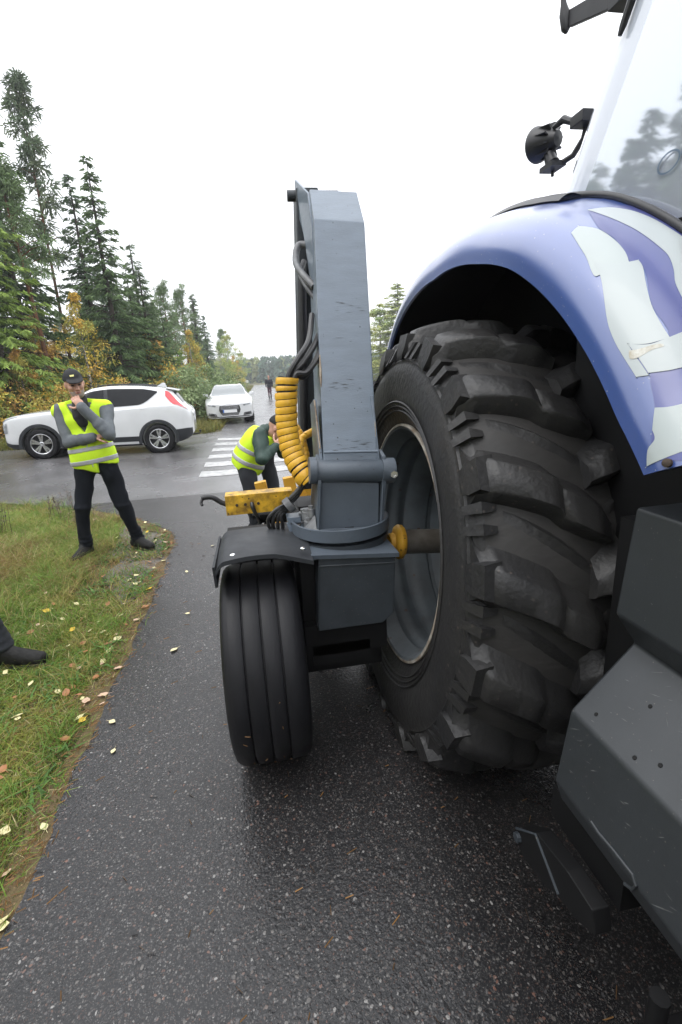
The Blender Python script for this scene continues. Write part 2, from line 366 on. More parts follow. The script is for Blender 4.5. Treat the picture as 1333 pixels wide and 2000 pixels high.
def path_left(y):
    t = [(-4, -.96), (1.2, -.93), (2, -.945), (3, -.935), (4, -.94), (4.7, -.96), (5.16, -.97), (5.4, -.99), (5.56, -1.06), (5.96, -1.33), (6.32, -1.6), (6.86, -2.16), (7.2, -2.6), (7.4, -2.9)]
    w_ = .012*math.sin(y*9.1)+.008*math.sin(y*23.7+1)
    return float(np.interp(y, [a for a, b in t], [b for a, b in t]))+w_
def path_right(y): return 2.75 + float(sst(5, 7.4, y))*2.0
yy = [-4+i*.12 for i in range(95)] + [7.4]
drape('path', [[(path_left(y)+(path_right(y)-path_left(y))*k/40, y) for k in range(41)] for y in yy], M['path'], .004)
def road_near(x): return float(np.interp(x, [-60, -8, -5, -3.9, -2.9, 4.75, 6, 60], [8.9, 8.6, 8.35, 7.96, 7.4, 7.4, 8.2, 8.6]))
def road_far(x): return float(np.interp(x, [-60, -9, -6, -4, -2.6, -1.6, -1.1, 3.4, 4.4, 8, 60], [14.2, 13.6, 13.7, 14.2, 15.0, 15.9, 16.5, 16.5, 15.9, 15.4, 15.2]))
xx = [-60, -40, -25, -15, -11]+[-9+i*.25 for i in range(70)]+[10, 14, 20, 30, 45, 60]
drape('cross_road', [[(x, road_near(x)+(road_far(x)-road_near(x))*k/30) for k in range(31)] for x in xx], M['road'], .004)
def far_left(y): return -1.1 + .020*(y-16.5)
def far_right(y): return 3.4+.004*(y-16.5)
yf = [16.5+i for i in range(20)]+[38, 42, 48, 55, 65, 78, 92, 108]
drape('far_path', [[(far_left(y)+(far_right(y)-far_left(y))*k/10, y) for k in range(11)] for y in yf], M['road'], .004)
drape('far_road', [[(x, 108+k*2) for k in range(5)] for x in (-1.5, 0, 2, 5, 12, 30, 80, 200)], M['road'], .006)
# painted crossing bars
mb = MB()
for yb in (8.75, 9.75, 10.75, 11.8, 12.85, 13.9):
    mb.grid(lambda u, v, yb=yb: Vector((-1.06+u*2.9, yb+v*.52+.02*math.sin(u*20+yb), float(H(-1.06+u*2.9, yb+v*.52))+.009)), 12, 2)
mb.build('crossing_markings', M['paint'])['kind'] = 'structure'
# gravel bay where the verge corner is driven over, and brown litter along the asphalt edge
def blob(name, outline, m, dz):
    c = sum((Vector((*p, 0)) for p in outline), Vector())/len(outline)
    V = [(c.x, c.y, float(H(c.x, c.y))+dz)]; F = []; n = len(outline)
    for k in (.5, 1.):
        for x, y in outline: V.append((c.x+(x-c.x)*k, c.y+(y-c.y)*k, float(H(x, y))+dz))
    for i in range(n):
        j = (i+1) % n; F.append((0, 1+i, 1+j)); F.append((1+i, 1+n+i, 1+n+j, 1+j))
    o = obj(name, mkmesh(name, V, F, 180), m); o['kind'] = 'structure'; return o
blob('gravel_patch', [(-1.0, 4.0), (-.985, 4.6), (-.99, 5.2), (-1.05, 5.5), (-1.3, 5.85), (-1.62, 6.2), (-1.75, 5.9), (-1.55, 5.45), (-1.62, 5.1), (-1.42, 4.75), (-1.5, 4.4), (-1.3, 4.0), (-1.15, 3.7)], M['gravel'], -.006)
rows = []
for i in range(160):
    y = -3+i*.066
    if y > 7.3: break
    wv = .14+.06*math.sin(y*2.3)+.035*math.sin(y*7.7)+.02*math.sin(y*21)
    rows.append([(path_left(y)-wv, y), (path_left(y)-wv*.5, y), (path_left(y)+.012, y)])
drape('litter_strip', rows, M['litter'], .0)

# grass
rng = np.random.default_rng(5)
def vnoise(x, y, s, seed):
    r = np.random.default_rng(seed).random((64, 64)); X = x*s+31.7; Y = y*s+17.3
    i = np.floor(X).astype(int); j = np.floor(Y).astype(int); fx = X-i; fy = Y-j; fx = fx*fx*(3-2*fx); fy = fy*fy*(3-2*fy)
    g = lambda a, b: r[a % 64, b % 64]
    return (g(i, j)*(1-fx)+g(i+1, j)*fx)*(1-fy)+(g(i, j+1)*(1-fx)+g(i+1, j+1)*fx)*fy
def blades(x, y, hgt, wid, lean, cols, seg=2):
    n = len(x); a = rng.random(n)*2*np.pi; z = H(x, y)-.012
    d = np.stack([np.cos(a), np.sin(a)], 1); la = rng.random(n)*2*np.pi
    ld = np.stack([np.cos(la), np.sin(la)], 1)*(lean*hgt)[:, None]
    P = []
    ks = np.linspace(0, 1, seg+1)
    pts = []
    for k in ks:
        c = np.stack([x+ld[:, 0]*k*k, y+ld[:, 1]*k*k, z+hgt*(k-.35*np.minimum(lean, 1.2)*k*k*.8)], 1)
        ww = (wid*(1-.85*k))[:, None]*np.concatenate([d, np.zeros((n, 1))], 1)
        pts.append((c-ww, c+ww))
    Q = []
    for i in range(seg):
        Q.append(np.stack([pts[i][0], pts[i][1], pts[i+1][1], pts[i+1][0]], 1))
    V = np.concatenate(Q, 0).reshape(-1, 3); C = np.tile(np.repeat(cols, 4, 0), (seg, 1))
    return V, C
plv = np.vectorize(path_left)
def grass_cols(x, y, n):
    t = vnoise(x, y, .8, 3)*.6+vnoise(x, y, 2.7, 13)*.4; u = rng.random(n)
    g = np.array([.165, .265, .040]); ol = np.array([.30, .28, .060]); br = np.array([.26, .17, .07]); st = np.array([.46, .40, .21])
    w1 = np.clip((t-.40)*3.2+(u-.5)*.9, 0, 1)[:, None]
    c = g*(1-w1)+ol*w1
    k = rng.random(n); dry = np.clip((vnoise(x, y, 1.3, 55)-.40)*2.4, 0, .6); c[k < .10+dry] = br; c[k > .90] = st
    return c*(.6+.75*rng.random((n, 1)))
VV = []; CC = []
n = 380000
x = -.95-rng.random(n)**1.3*5.2; y = -1.5+rng.random(n)*10.4
ok = (x < plv(np.clip(y, -3, 7.39))+.0) & ((y < 7.35) | (y < np.interp(x, [-8, -5, -3.9, -2.9], [8.6, 8.3, 7.9, 7.35])))
dist = plv(np.clip(y, -3, 7.39))-x
ingr = (x > -1.65) & (y > 3.75) & (y < 6.0)
pa = vnoise(x, y, 1.6, 9)
keep = ok & (rng.random(n) < np.clip(.12+(dist-.04)*1.0, 0, 1)*np.where(ingr, .22, 1)*np.where(pa < .34, .35, 1))
x, y, dist, pa = x[keep], y[keep], dist[keep], pa[keep]; n = len(x)
tall = np.clip((dist-.2)/1.1, 0, 1)*np.clip((y-1.2)/3.5, .25, 1)
hgt = (.025+.04*rng.random(n))+tall*(.03+.20*rng.random(n)*vnoise(x, y, 2.2, 4))
V, C = blades(x, y, hgt, .0022+.0022*rng.random(n), .5+1.3*rng.random(n), grass_cols(x, y, n)); VV.append(V); CC.append(C)
n = 170000
y = -1.2+rng.random(n)*5.2; x = plv(y)-rng.random(n)**1.2*1.5
k = rng.random(n) < np.clip(.08+(plv(y)-x-.05)*2.6, 0, 1)*np.where(vnoise(x, y, 2.6, 33) < .30, .35, 1); x, y = x[k], y[k]; n = len(x)
V, C = blades(x, y, .014+.038*rng.random(n), .0012+.0014*rng.random(n), .6+1.6*rng.random(n), grass_cols(x, y, n)*.95, 2); VV.append(V); CC.append(C)
# tufts of longer fresh grass, and flat creeping stems
for i in range(800):
    tx = -1.05-random.Random(i).random()**1.1*3.6; ty = 1.0+random.Random(i+999).random()*6.6
    if tx > path_left(min(ty, 7.39))-.08 or (tx > -1.6 and 3.8 < ty < 5.9 and i % 4): continue
    m_ = rng.integers(14, 46); s_ = .03+.05*rng.random()
    x = tx+rng.normal(0, s_, m_); y = ty+rng.normal(0, s_, m_)
    c = (np.array([.14, .25, .045]) if rng.random() < .55 else np.array([.34, .30, .10]))*(.7+.6*rng.random((m_, 1)))
    V, C = blades(x, y, (.05+.11*rng.random(m_))*(1.5 if ty > 3.6 and tx < -1.9 else 1 if ty > 2 else .6), np.full(m_, .003), .4+.8*rng.random(m_), c, 3); VV.append(V); CC.append(C)
for i in range(150):
    r_ = random.Random(i+5000); ty = 2.6+r_.random()*4.9; tx = -1.9-r_.random()*3.2
    if tx > path_left(min(ty, 7.39))-.35: continue
    m_ = r_.randint(18, 40); s_ = .05+.06*r_.random(); x = tx+rng.normal(0, s_, m_); y = ty+rng.normal(0, s_, m_); kd = r_.random()
    c = np.array([.17, .27, .05] if kd < .5 else [.36, .31, .12] if kd < .85 else [.22, .13, .07])*(.6+.7*rng.random((m_, 1)))
    V, C = blades(x, y, .10+.20*rng.random(m_), np.full(m_, .0032), .5+.9*rng.random(m_), c, 3); VV.append(V); CC.append(C)
# small broad weeds
n = 16000
x = -1.0-rng.random(n)**1.2*3.4; y = .9+rng.random(n)*6.4
k = (x < plv(y)-.05) & (vnoise(x, y, 1.9, 21) > .56); x, y = x[k], y[k]; n = len(x)
V, C = blades(x, y, .02+.05*rng.random(n), .006+.010*rng.random(n), 1.+1.2*rng.random(n), np.array([.10, .20, .05])*(.6+.7*rng.random((n, 1)))); VV.append(V); CC.append(C)
V = np.concatenate(VV); C = np.concatenate(CC)
tag(obj('verge_grass', quads_mesh('verge_grass', V, len(V)//4, C), M['grass']), kind='stuff')
# rough grass on the far verges
VV = []; CC = []
def verge(x, y, h0, h1, wid, c0, c1):
    n = len(x); t = rng.random((n, 1)); c = np.array(c0)*(1-t)+np.array(c1)*t
    V, C = blades(x, y, h0+(h1-h0)*rng.random(n), wid*(1+rng.random(n)), .4+rng.random(n), c*(.7+.6*rng.random((n, 1)))); VV.append(V); CC.append(C)
n = 26000; x = -24+rng.random(n)*23.2; y = np.vectorize(road_far)(x)+rng.random(n)**1.4*6+.05
k = (x < -1.25) | (y < 16); verge(x[k], y[k], .08, .38, .010, (.09, .12, .025), (.22, .19, .05))
n = 22000; y = 17+rng.random(n)**1.3*90; x = -1.1+.02*(y-16.5)-.05-rng.random(n)*3.4; verge(x, y, .1, .45, .014, (.10, .13, .03), (.24, .20, .06))
n = 26000; y = 17+rng.random(n)*90; x = 3.5+rng.random(n)**1.6*14; verge(x, y, .1, .4, .016, (.12, .13, .03), (.26, .21, .07))
n = 7000; x = 4.8+rng.random(n)*16; y = np.vectorize(road_far)(x)+rng.random(n)*4; verge(x, y, .1, .35, .012, (.10, .13, .03), (.24, .20, .06))
V = np.concatenate(VV); C = np.concatenate(CC)
tag(obj('roadside_grass', quads_mesh('roadside_grass', V, len(V)//4, C), M['grass']), kind='stuff')
# pine needles strewn over path and verge edge
n = 5200
y = np.concatenate([.8+rng.random(2700)*6, .55+rng.random(2500)**1.5*5]); x = np.concatenate([np.vectorize(path_left)(y[:2700])-rng.random(2700)**2*.45+.10*(rng.random(2700)-.6), -.9+rng.random(2500)*3.0])
keep = np.concatenate([np.ones(2700, bool), rng.random(2500) < .13]); x, y = x[keep], y[keep]; n = len(x)
a = rng.random(n)*np.pi; L_ = .008+.014*rng.random(n); d = np.stack([np.cos(a), np.sin(a), 0*a], 1); p = np.stack([-np.sin(a), np.cos(a), 0*a], 1)*.0011
c = np.stack([x, y, H(x, y)+.0075], 1); e = d*L_[:, None]
up = np.array([0, 0, .003]); V = np.stack([c-e-p, c+e-p, c+e+p+up, c-e+p+up], 1).reshape(-1, 3)
cc = np.repeat(np.array([.22, .115, .04])*(.5+.8*rng.random((n, 1))), 4, 0)
tag(obj('pine_needles', quads_mesh('pine_needles', V, n, cc), M['fallen']), kind='stuff')

# fallen leaves one by one
def leaf_mesh(name, col, L=.045, W=.030, curl=.25, seed=0):
    r = random.Random(seed); V = []; F = []; nu = 6
    prof = [0, .55, .95, 1., .82, .45, .0]
    for i in range(nu+1):
        u = i/nu-.5
        for j in (-1, 0, 1):
            V.append((u*L, j*prof[i]*W*.5, .003+curl*W*abs(j)*.4*prof[i]*(1 if r.random() > .3 else .4)+curl*L*u*u*.7))
    for i in range(nu):
        for j in range(2): F.append((i*3+j, (i+1)*3+j, (i+1)*3+j+1, i*3+j+1))
    V += [(-L*.5, -.0012, .004), (-L*.5, .0012, .004), (-L*.95, .0006, .006), (-L*.95, -.0006, .006)]; k = len(V)-4; F.append((k, k+1, k+2, k+3))
    cols = [(*col, 1)]*len(V)
    return mkmesh(name, V, F, 180, cols)
kinds = [('pale cream birch leaf fallen on the grassy verge', (.62, .56, .30), .05, .034), ('bright yellow leaf fallen on the grassy verge', (.62, .40, .03), .05, .034),
         ('brown curled leaf fallen on the grassy verge', (.30, .13, .05), .055, .036), ('pinkish dry leaf lying underside up on the verge', (.50, .34, .24), .05, .034)]
lm = [leaf_mesh('fallen_leaf', c, L, W, .25+.1*i, i) for i, (l, c, L, W) in enumerate(kinds)]
for m_ in lm: m_.materials.append(M['fallen'])
lr = random.Random(11)
for i in range(285):
    y = .85+lr.random()**1.6*5.6; d = lr.random()**1.4*1.7+.01; x = path_left(y)-d
    k = lr.choices([0, 1, 2, 3], [5, 1.6, 2.6, 2.2])[0]
    o = bpy.data.objects.new('fallen_leaf', lm[k]); COL.objects.link(o)
    o.location = (x, y, float(H(x, y))+.006+lr.random()*.03*min(1, d*2)); s = .6+lr.random()*.65; o.scale = (s, s*(.75+.5*lr.random()), s)
    o.rotation_euler = (lr.uniform(-.5, .5), lr.uniform(-.4, .4), lr.random()*6.28)
    tag(o, kinds[k][0], 'leaf', kinds[k][0].split(' fallen')[0].split(' lying')[0]+'s on the verge')
pl = [(303, 1290), (372, 1116), (1, 1)]
lp = leaf_mesh('fallen_leaf', (.62, .55, .33), .055, .034, .2, 9); lp.materials.append(M['fallen'])
for i, (x, y) in enumerate([(-.647, 2.9), (-.73, 4.25), (-.86, 2.27), (-.55, 4.9), (-.2, 6.4), (-.80, 2.05), (-.62, 3.4)]):
    o = bpy.data.objects.new('fallen_leaf', lp); COL.objects.link(o); o.location = (x, y, float(H(x, y))+.008)
    s = 1.1 if i == 0 else .6+.3*lr.random(); o.scale = (s, s, s); o.rotation_euler = (.1, -.1, lr.random()*6)
    if i == 0: tag(o, 'large pale leaf alone on the bare asphalt left of the small wheel', 'leaf')
    else: tag(o, 'small pale leaf lying loose on the grey asphalt', 'leaf', 'small leaves on the asphalt')
# ------------------------------------------------------------------ tractor
TR = empty('tractor', (1.75, .6, -.12), 'blue and white farm tractor with a huge muddy lugged rear tyre filling the right side', 'tractor')
WC = Vector((.628, 2.119, .867)); TILT = Matrix.Rotation(R(5.0), 4, 'Y')
WM = Matrix.Translation(WC) @ TILT
TW = .66       # tyre width; local x = 0 is the outer rim edge, +x towards the tractor
def tyre_r(x):   # carcass radius over the tread
    t = (x-TW/2)/(TW/2); return .945-.050*t*t-.012*t**6
def big_wheel(parent, mtx):
    mb = MB()       # rim
    prof = [(.0, .556), (-.008, .549), (-.004, .538), (.012, .532), (.03, .520), (.055, .512), (.07, .503), (.09, .509), (.105, .506), (.12, .492), (.15, .486), (.163, .493), (.18, .490), (.195, .470),
            (.25, .452), (.30, .447), (.312, .456), (.33, .452), (.345, .43), (.385, .405), (.41, .37), (.418, .33), (.40, .28), (.392, .2), (.392, .0001)]
    mb.lathe(prof, 96, mtx)
    mb.lathe([(.64, .556), (.63, .53), (.55, .50), (.42, .45)], 96, mtx)
    rim = mb.build('wheel', M['rim'], parent, 40, fix=False)
    mb = MB(); mb.lathe([(-.010, .549), (-.008, .560), (.004, .560), (.004, .549)], 96, mtx, closed=True); mb.build('rim_edge', M['rimlip'], rim, 30)
    # tyre carcass
    side = [(.010, .555), (-.004, .575), (-.012, .590), (-.014, .598), (-.030, .615), (-.044, .66), (-.052, .72), (-.050, .775), (-.042, .815), (-.036, .826), (-.038, .832), (-.030, .838), (-.020, .862), (-.004, .882)]
    crown = [(TW*k/14, tyre_r(TW*k/14)) for k in range(0, 15)]
    prof = side + crown + [(TW-x, r) for x, r in side[::-1]]
    mb = MB(); mb.lathe(prof, 144, mtx); nfc = len(mb.f)
    def place(x, th, r): return mtx @ Vector((x, r*math.sin(th), r*math.cos(th)))
    NL = 18; rr = random.Random(3)
    for sgn in (0, 1):
        for i in range(NL):
            th0 = 2*math.pi*(i+.5*sgn+.12)/NL
            jit = rr.uniform(-.004, .004)
            # lug runs from shoulder to just past the centre line; theta advances with the distance inboard
            S = 22; secs = []
            for k in range(S+1):
                u = k/S
                x = -.030+u*(TW*.5+.055)
                jog = .020*float(sst(.52, .64, u)); th = th0-.02-u*.125-.05*u*u-jog+jit
                notch = 1.0
                notch = 1-.16*math.exp(-((u-.58)/.035)**2)-.45*float(sst(.84, 1., u))-.12*float(sst(.10, 0, u))
                hgt = (.074 if u < .56 else .066)*notch
                wb = (.054+.010*(1-u)+(.012 if u < .12 else 0))*(1-.25*float(sst(.8, 1, u))); wt = (.043+.008*(1-u))*(1-.35*float(sst(.8, 1, u)))
                rb = tyre_r(min(max(x, 0), TW))-.012
                if x < 0: rb -= .03
                secs.append((x, th, rb, rb+.012+hgt-(.012 if k == 0 else 0), wb, wt))
            V = []; F = []
            for x, th, rb, rt, wb, wt in secs:
                xx = x if not sgn else TW-x
                hg = rt-rb
                for dw, r in ((-wb, rb), (-wt-.003, rt-.010), (-wt+.004, rt-.001), (wt-.006, rt), (wt+.006, rt-.010), (wt+.040, rb+.012+(hg-.012)*.22), (wt+.085, rb-.003)):
                    V.append(place(xx, th+dw/r, r))
            for k in range(S):
                F += [(k*7+j, k*7+j+1, (k+1)*7+j+1, (k+1)*7+j) for j in range(6)]
            F += [tuple(range(7))[::-1], tuple(S*7+j for j in range(7))]
            mb.add(V, F)
            # shoulder buttress down the sidewall
            V = []; F = []
            for q, (x, r, hw, out) in enumerate(((-.030, .930, .050, .012), (-.040, .885, .050, .014), (-.046, .855, .040, .012), (-.046, .838, .024, .004))):
                th = th0-.018+jit
                xo = x-out*.4; xi = x+.05
                for dth, xx in ((-1.25, xi), (-1, xo), (1, xo), (1.25, xi)):
                    V.append(place(xx if not sgn else TW-xx, th+dth*hw/r, r+(.012 if q == 0 else 0)))
            for q in range(3): F += [(q*4+j, q*4+j+1, (q+1)*4+j+1, (q+1)*4+j) for j in range(3)]
            F += [(0, 1, 2, 3), (12, 13, 14, 15)]
            mb.add(V, F)
            # small ribs between the lugs at the shoulder
            for q in (0, 1):
                th = th0-.125-q*.075
                V = [place(a if not sgn else TW-a, th+b, r) for a, b, r in ((-.052, -.016, .842), (-.052, .016, .842), (-.018, .020, .908), (-.018, -.020, .908), (.03, -.012, .905), (.03, .012, .905), (.0, .010, .86), (.0, -.010, .86))]
                mb.add(V, [(0, 1, 2, 3), (3, 2, 5, 4), (0, 3, 4, 7), (1, 6, 5, 2), (0, 7, 6, 1)])
            # cast ridge on the carcass between two lugs
            V = []; F = []
            for k in range(9):
                u = k/8; x = .05+u*.27; th = th0-.150-u*.14-.05*u*u; rb = tyre_r(x)
                xx = x if not sgn else TW-x
                V += [place(xx, th+.020, rb-.003), place(xx, th, rb+.011*(1-.6*abs(2*u-1))), place(xx, th-.05, rb-.004)]
            for k in range(8): F += [(k*3+j, k*3+j+1, (k+1)*3+j+1, (k+1)*3+j) for j in range(2)]
            mb.add(V, F)
    t = mb.build('tyre', M['rubber_dusty'], rim, 50); t.data.materials.append(M['rubber'])
    for pg in t.data.polygons: pg.material_index = 1 if pg.index >= nfc or pg.index < 14*144 else 0
    mb = MB()       # sidewall rings
    for r in (.612, .632, .652): mb.lathe([(-.026-(r-.6)*.35, r), (-.034-(r-.6)*.35, r+.004), (-.030-(r-.6)*.35, r+.009)], 120, mtx)
    mb.build('sidewall_ring', M['rubber'], rim, 60)
    mb = MB(); mb.lathe([(.40, .060), (.02, .060), (.02, .001)], 12, mtx); mb.lathe([(.395, .15), (.34, .145), (.33, .10), (.30, .09), (.30, .06)], 40, mtx)
    mb.build('axle_shaft', M['hubsteel'], rim, 25)
    mb = MB(); mb.lathe([(.02, .058), (.02, .074), (.012, .082), (-.004, .084), (-.016, .076), (-.024, .058), (-.026, .044), (-.046, .042), (-.050, .036), (-.046, .026), (-.02, .024), (-.02, .0005)], 40, mtx)
    mb.build('hub_cap', M['yellow'], rim, 40)
    mb = MB()
    for k in range(10):
        a = 2*math.pi*k/10+.2; c = Vector((0, .2*math.sin(a), .2*math.cos(a)))
        mb.lathe([(.40, .030), (.365, .030), (.36, .026), (.335, .026), (.335, .0005)], 6, mtx @ Matrix.Translation(c))
    mb.build('wheel_nuts', M['rust'], rim, 20)
    return rim
wheel = big_wheel(TR, WM)
# far side wheel: same meshes mirrored across the tractor
MIR = Matrix.Translation((2.45-.10, 0, -.09)) @ Matrix.Translation(WC) @ TILT @ Matrix.Rotation(math.pi, 4, 'Z')
for_far = []
BACK = WM.inverted()
def far_wheel():
    o0 = ORG[TR]
    c = wheel.copy(); COL.objects.link(c); c.parent = TR
    X = Matrix.Translation(-o0) @ MIR @ BACK @ Matrix.Translation(o0)
    c.matrix_basis = X
    for ch in wheel.children:
        d = ch.copy(); COL.objects.link(d); d.parent = c
far_wheel()

# fender: a swept skin over the wheel
AL = [-75, -50, -28, 0, 20, 31, 43, 52, 60, 66, 78]; RL = [1.10, 1.12, 1.15, 1.15, 1.20, 1.245, 1.28, 1.305, 1.325, 1.36, 1.44]
CS = [(0, 0), (.004, .05), (.03, .10), (.09, .145), (.2, .175), (.4, .195), (.75, .20)]
CSC = catmull([(a, b, 0) for a, b in CS], 20)
def crs(s):
    f = min(max(s, 0), 5.999)*20; i = int(f); t = f-i; p = CSC[i].lerp(CSC[min(i+1, len(CSC)-1)], t); return p.x, p.y
def FEN(al, s, off=0.):
    def P(al, s):
        dx, dr = crs(s); r = float(np.interp(al, AL, RL))+dr; a = R(al)
        return Vector((.80+dx, 2.119-r*math.sin(a), .867+r*math.cos(a)))
    p = P(al, s)
    if off:
        n = (P(al+.5, s)-P(al-.5, s)).cross(P(al, s+.04)-P(al, s-.04))
        n.normalize()
        c = Vector((1.1, 2.119, .867))
        if n.dot(p-c) < 0: n = -n
        p = p+n*off
    return p
mb = MB()
A0, A1 = -62, 66.0
mb.grid(lambda u, v: FEN(A0+(A1-A0)*u, v*5.6), 96, 56)
mb.grid(lambda u, v: FEN(A0+(A1-A0)*u, v*5.6, -.012-.0*v), 96, 56)
mb.grid(lambda u, v: FEN(A0+(A1-A0)*u, 0, -.012*v), 96, 1)
mb.grid(lambda u, v: FEN(A1, u*5.6, -.012*v), 56, 1)
fender = mb.build('fender', M['blue'], TR, 50)
def decal(name, poly, off, m, parent):
    P = catmull([(a, s*10, 0) for a, s in poly+poly[:1]], 4)[:-1]
    Q = [p for i, p in enumerate(P) if (p-P[i-1]).length > 1e-4]
    bm = bmesh.new(); bm.faces.new([bm.verts.new(p) for p in Q])
    lo = [min(p[i] for p in Q) for i in (0, 1)]; hi = [max(p[i] for p in Q) for i in (0, 1)]
    for ax in (0, 1):
        k = math.ceil(lo[ax]/1.01)*1.01
        while k < hi[ax]:
            bmesh.ops.bisect_plane(bm, geom=list(bm.verts)+list(bm.edges)+list(bm.faces), dist=1e-5, plane_co=(k, k, 0), plane_no=(1-ax, ax, 0)); k += 1.01
    for v in bm.verts: v.co = FEN(v.co.x, max(.05, v.co.y/10), off)-ORG[parent]
    bmesh.ops.recalc_face_normals(bm, faces=bm.faces)
    me = bpy.data.meshes.new(name); bm.to_mesh(me); bm.free(); me.polygons.foreach_set('use_smooth', [True]*len(me.polygons))
    return obj(name, me, m, parent)
def sharp(poly, n=3):      # keep corners: repeat densely along straight edges
    out = []
    for i, p in enumerate(poly):
        q = poly[(i+1) % len(poly)]
        for k in range(n): out.append((p[0]+(q[0]-p[0])*k/n, p[1]+(q[1]-p[1])*k/n))
    return out
def cn(poly, corners):
    out = []
    for i, p in enumerate(poly): out += [p, p] if i in corners else [p]
    return out
viol = [(33.5, 3.586), (34.2, 4.25), (38., 4.55), (46, 4.6), (58, 4.3), (65.6, 4.0), (65.74, 1.974), (64.82, .826), (63.71, .926), (60.61, 1.661), (57.69, 1.938), (55.07, 2.762), (51.34, 2.811), (47.08, 3.188), (45.23, 3.072), (41.14, 3.241), (38.25, 3.241)]
w1 = cn([(36.88, 2.644), (36.3, 2.95), (38.4, 3.18), (41.27, 3.21), (43.73, 3.15), (45.39, 3.032), (45.6, 2.687), (45.3, 2.371), (45.16, 2.223), (44.95, 2.123), (43.92, 2.164), (41.99, 2.331), (39.59, 2.466)], (0, 1, 5, 8))
w2 = cn([(43.32, 2.371), (44.84, 2.739), (45.36, 3.019), (45.55, 3.228), (46.63, 3.19), (48.65, 3.0), (51.31, 2.80), (53.47, 2.75), (55.07, 2.762), (54.87, 2.253), (54.01, 1.765), (55.47, 1.798), (57.7, 1.891), (57.34, 1.533), (54.85, 1.448), (52.91, 1.441), (50.77, 1.571), (47.31, 2.02), (45.36, 2.241)], (0, 3, 8, 10, 12, 13))
upw = cn([(33.2, 3.60), (33.91, 3.95), (36.12, 4.15), (38.92, 4.22), (41.66, 4.24), (43.83, 4.25), (49., 4.25), (57.63, 3.9), (56.5, 3.3), (53.63, 3.36), (51.65, 3.42), (49.73, 3.50), (48.0, 3.66), (46.04, 3.78), (44.17, 3.79), (41.05, 3.77), (38.92, 3.73), (36.0, 3.66)], (0, 7, 8))
w3 = cn([(54.01, 1.765), (54.94, 2.244), (55.06, 2.657), (54.92, 3.046), (54.71, 3.306), (54.4, 3.7), (57.9, 3.5), (58.29, 2.924), (58.08, 2.702), (57.94, 2.385), (57.5, 1.918), (55.54, 1.839)], (0, 5, 6, 10))
w4 = cn([(60.67, 1.649), (61.0, 1.985), (61.11, 2.334), (61.13, 2.6), (61.1, 3.2), (64.4, 3.0), (64.79, 2.103), (64.94, 1.775), (65.33, .35), (64.0, .721), (63.31, 1.159), (62.47, 1.233)], (0, 4, 5, 8, 11))
decal('flag_field', cn(viol, (0, 4, 5)), .0009, M['flagblue'], fender)
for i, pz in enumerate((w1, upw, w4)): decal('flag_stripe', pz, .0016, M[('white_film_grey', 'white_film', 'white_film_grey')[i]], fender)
decal('flag_stripe', w2, .0021, M['white_film'], fender); decal('flag_stripe', w3, .0026, M['white_film'], fender)
decal('scraped_patch', [(54.68, 1.70), (54.98, 1.95), (55.3, 2.48), (55.7, 2.548), (55.6, 2.261), (55.74, 1.858), (55.45, 1.62)], .0031, M['scrape'], fender)
mb = MB(); p = FEN(65.59, 1.246, .002); q = FEN(65.59, 1.246, .010)
mb.tube([p, q, q+(q-p)*.3], [.009, .009, .005], 12); mb.build('fender_bolt', M['rust'], fender)
mb = MB(); mb.tube([FEN(a, 4.33, .008) for a in np.linspace(-20, 64, 50)], .010, 10); mb.build('rubber_seal', M['black'], fender)
mb = MB(); mb.grid(lambda u, v: FEN(-2+28*u, 3.75+.5*v, .006+.014*math.sin(math.pi*v)), 30, 6); mb.build('rubber_flap', M['black'], fender)

# cab with glazed side
cab = MB()
def cabx(z): return 1.105+(z-2.1)*.13
def cab_side(y, z): return Vector((cabx(z), y, z))
prof = [(1.60, 1.3), (1.62, 2.08)]
cab.box((1.06, -.9, .75), (2.45, 1.50, 1.98)); cab.box((1.2, -.85, 1.98), (2.35, 1.45, 2.05))
cab = cab.build('cab_body', M['blackmetal'], TR, 20)
mb = MB()       # side glass that wraps round the rear corner
def glass(u, v):
    yb = float(np.interp(u, [0, .55, 1], [-.75, 1.62, 1.62])); dy = abs(yb-2.119); zb = .867+math.sqrt(max(.35, (1.31+.10*(2.119-yb))**2-dy*dy)); zb = zb if yb > .95 else 1.72
    z = zb+v*(2.95-zb)
    path = [(1.105, -.75), (1.105, 1.68), (1.111, 1.73), (1.13, 1.775), (1.165, 1.805), (1.225, 1.825), (2.30, 1.84)]
    L = [0, .55, .60, .65, .70, .76, 1]
    x = float(np.interp(u, L, [p[0] for p in path])); y = float(np.interp(u, L, [p[1] for p in path]))
    return Vector((x+(z-2.1)*.13*(1 if x < 1.6 else -1*(x-1.66)/.64), y-(z-2.17)*(.38 if y > 0 else 0), z))
mb.grid(lambda u, v: glass(u*.533, v), 60, 16); glassob = mb.build('cab_glass', M['cabglass'], TR, 60)
mb = MB(); mb.grid(lambda u, v: glass(.533+u*.467, v), 60, 16); mb.build('cab_corner_panel', M['cabwrap'], TR, 60)
mb = MB()       # roof
mb.prism([(1.12, -.95, 2.92), (1.12, 1.42, 2.92), (2.42, 1.42, 2.92), (2.42, -.95, 2.92)], (0, 0, .2), .06); mb.build('cab_roof', M['carwhite'], TR, 40)
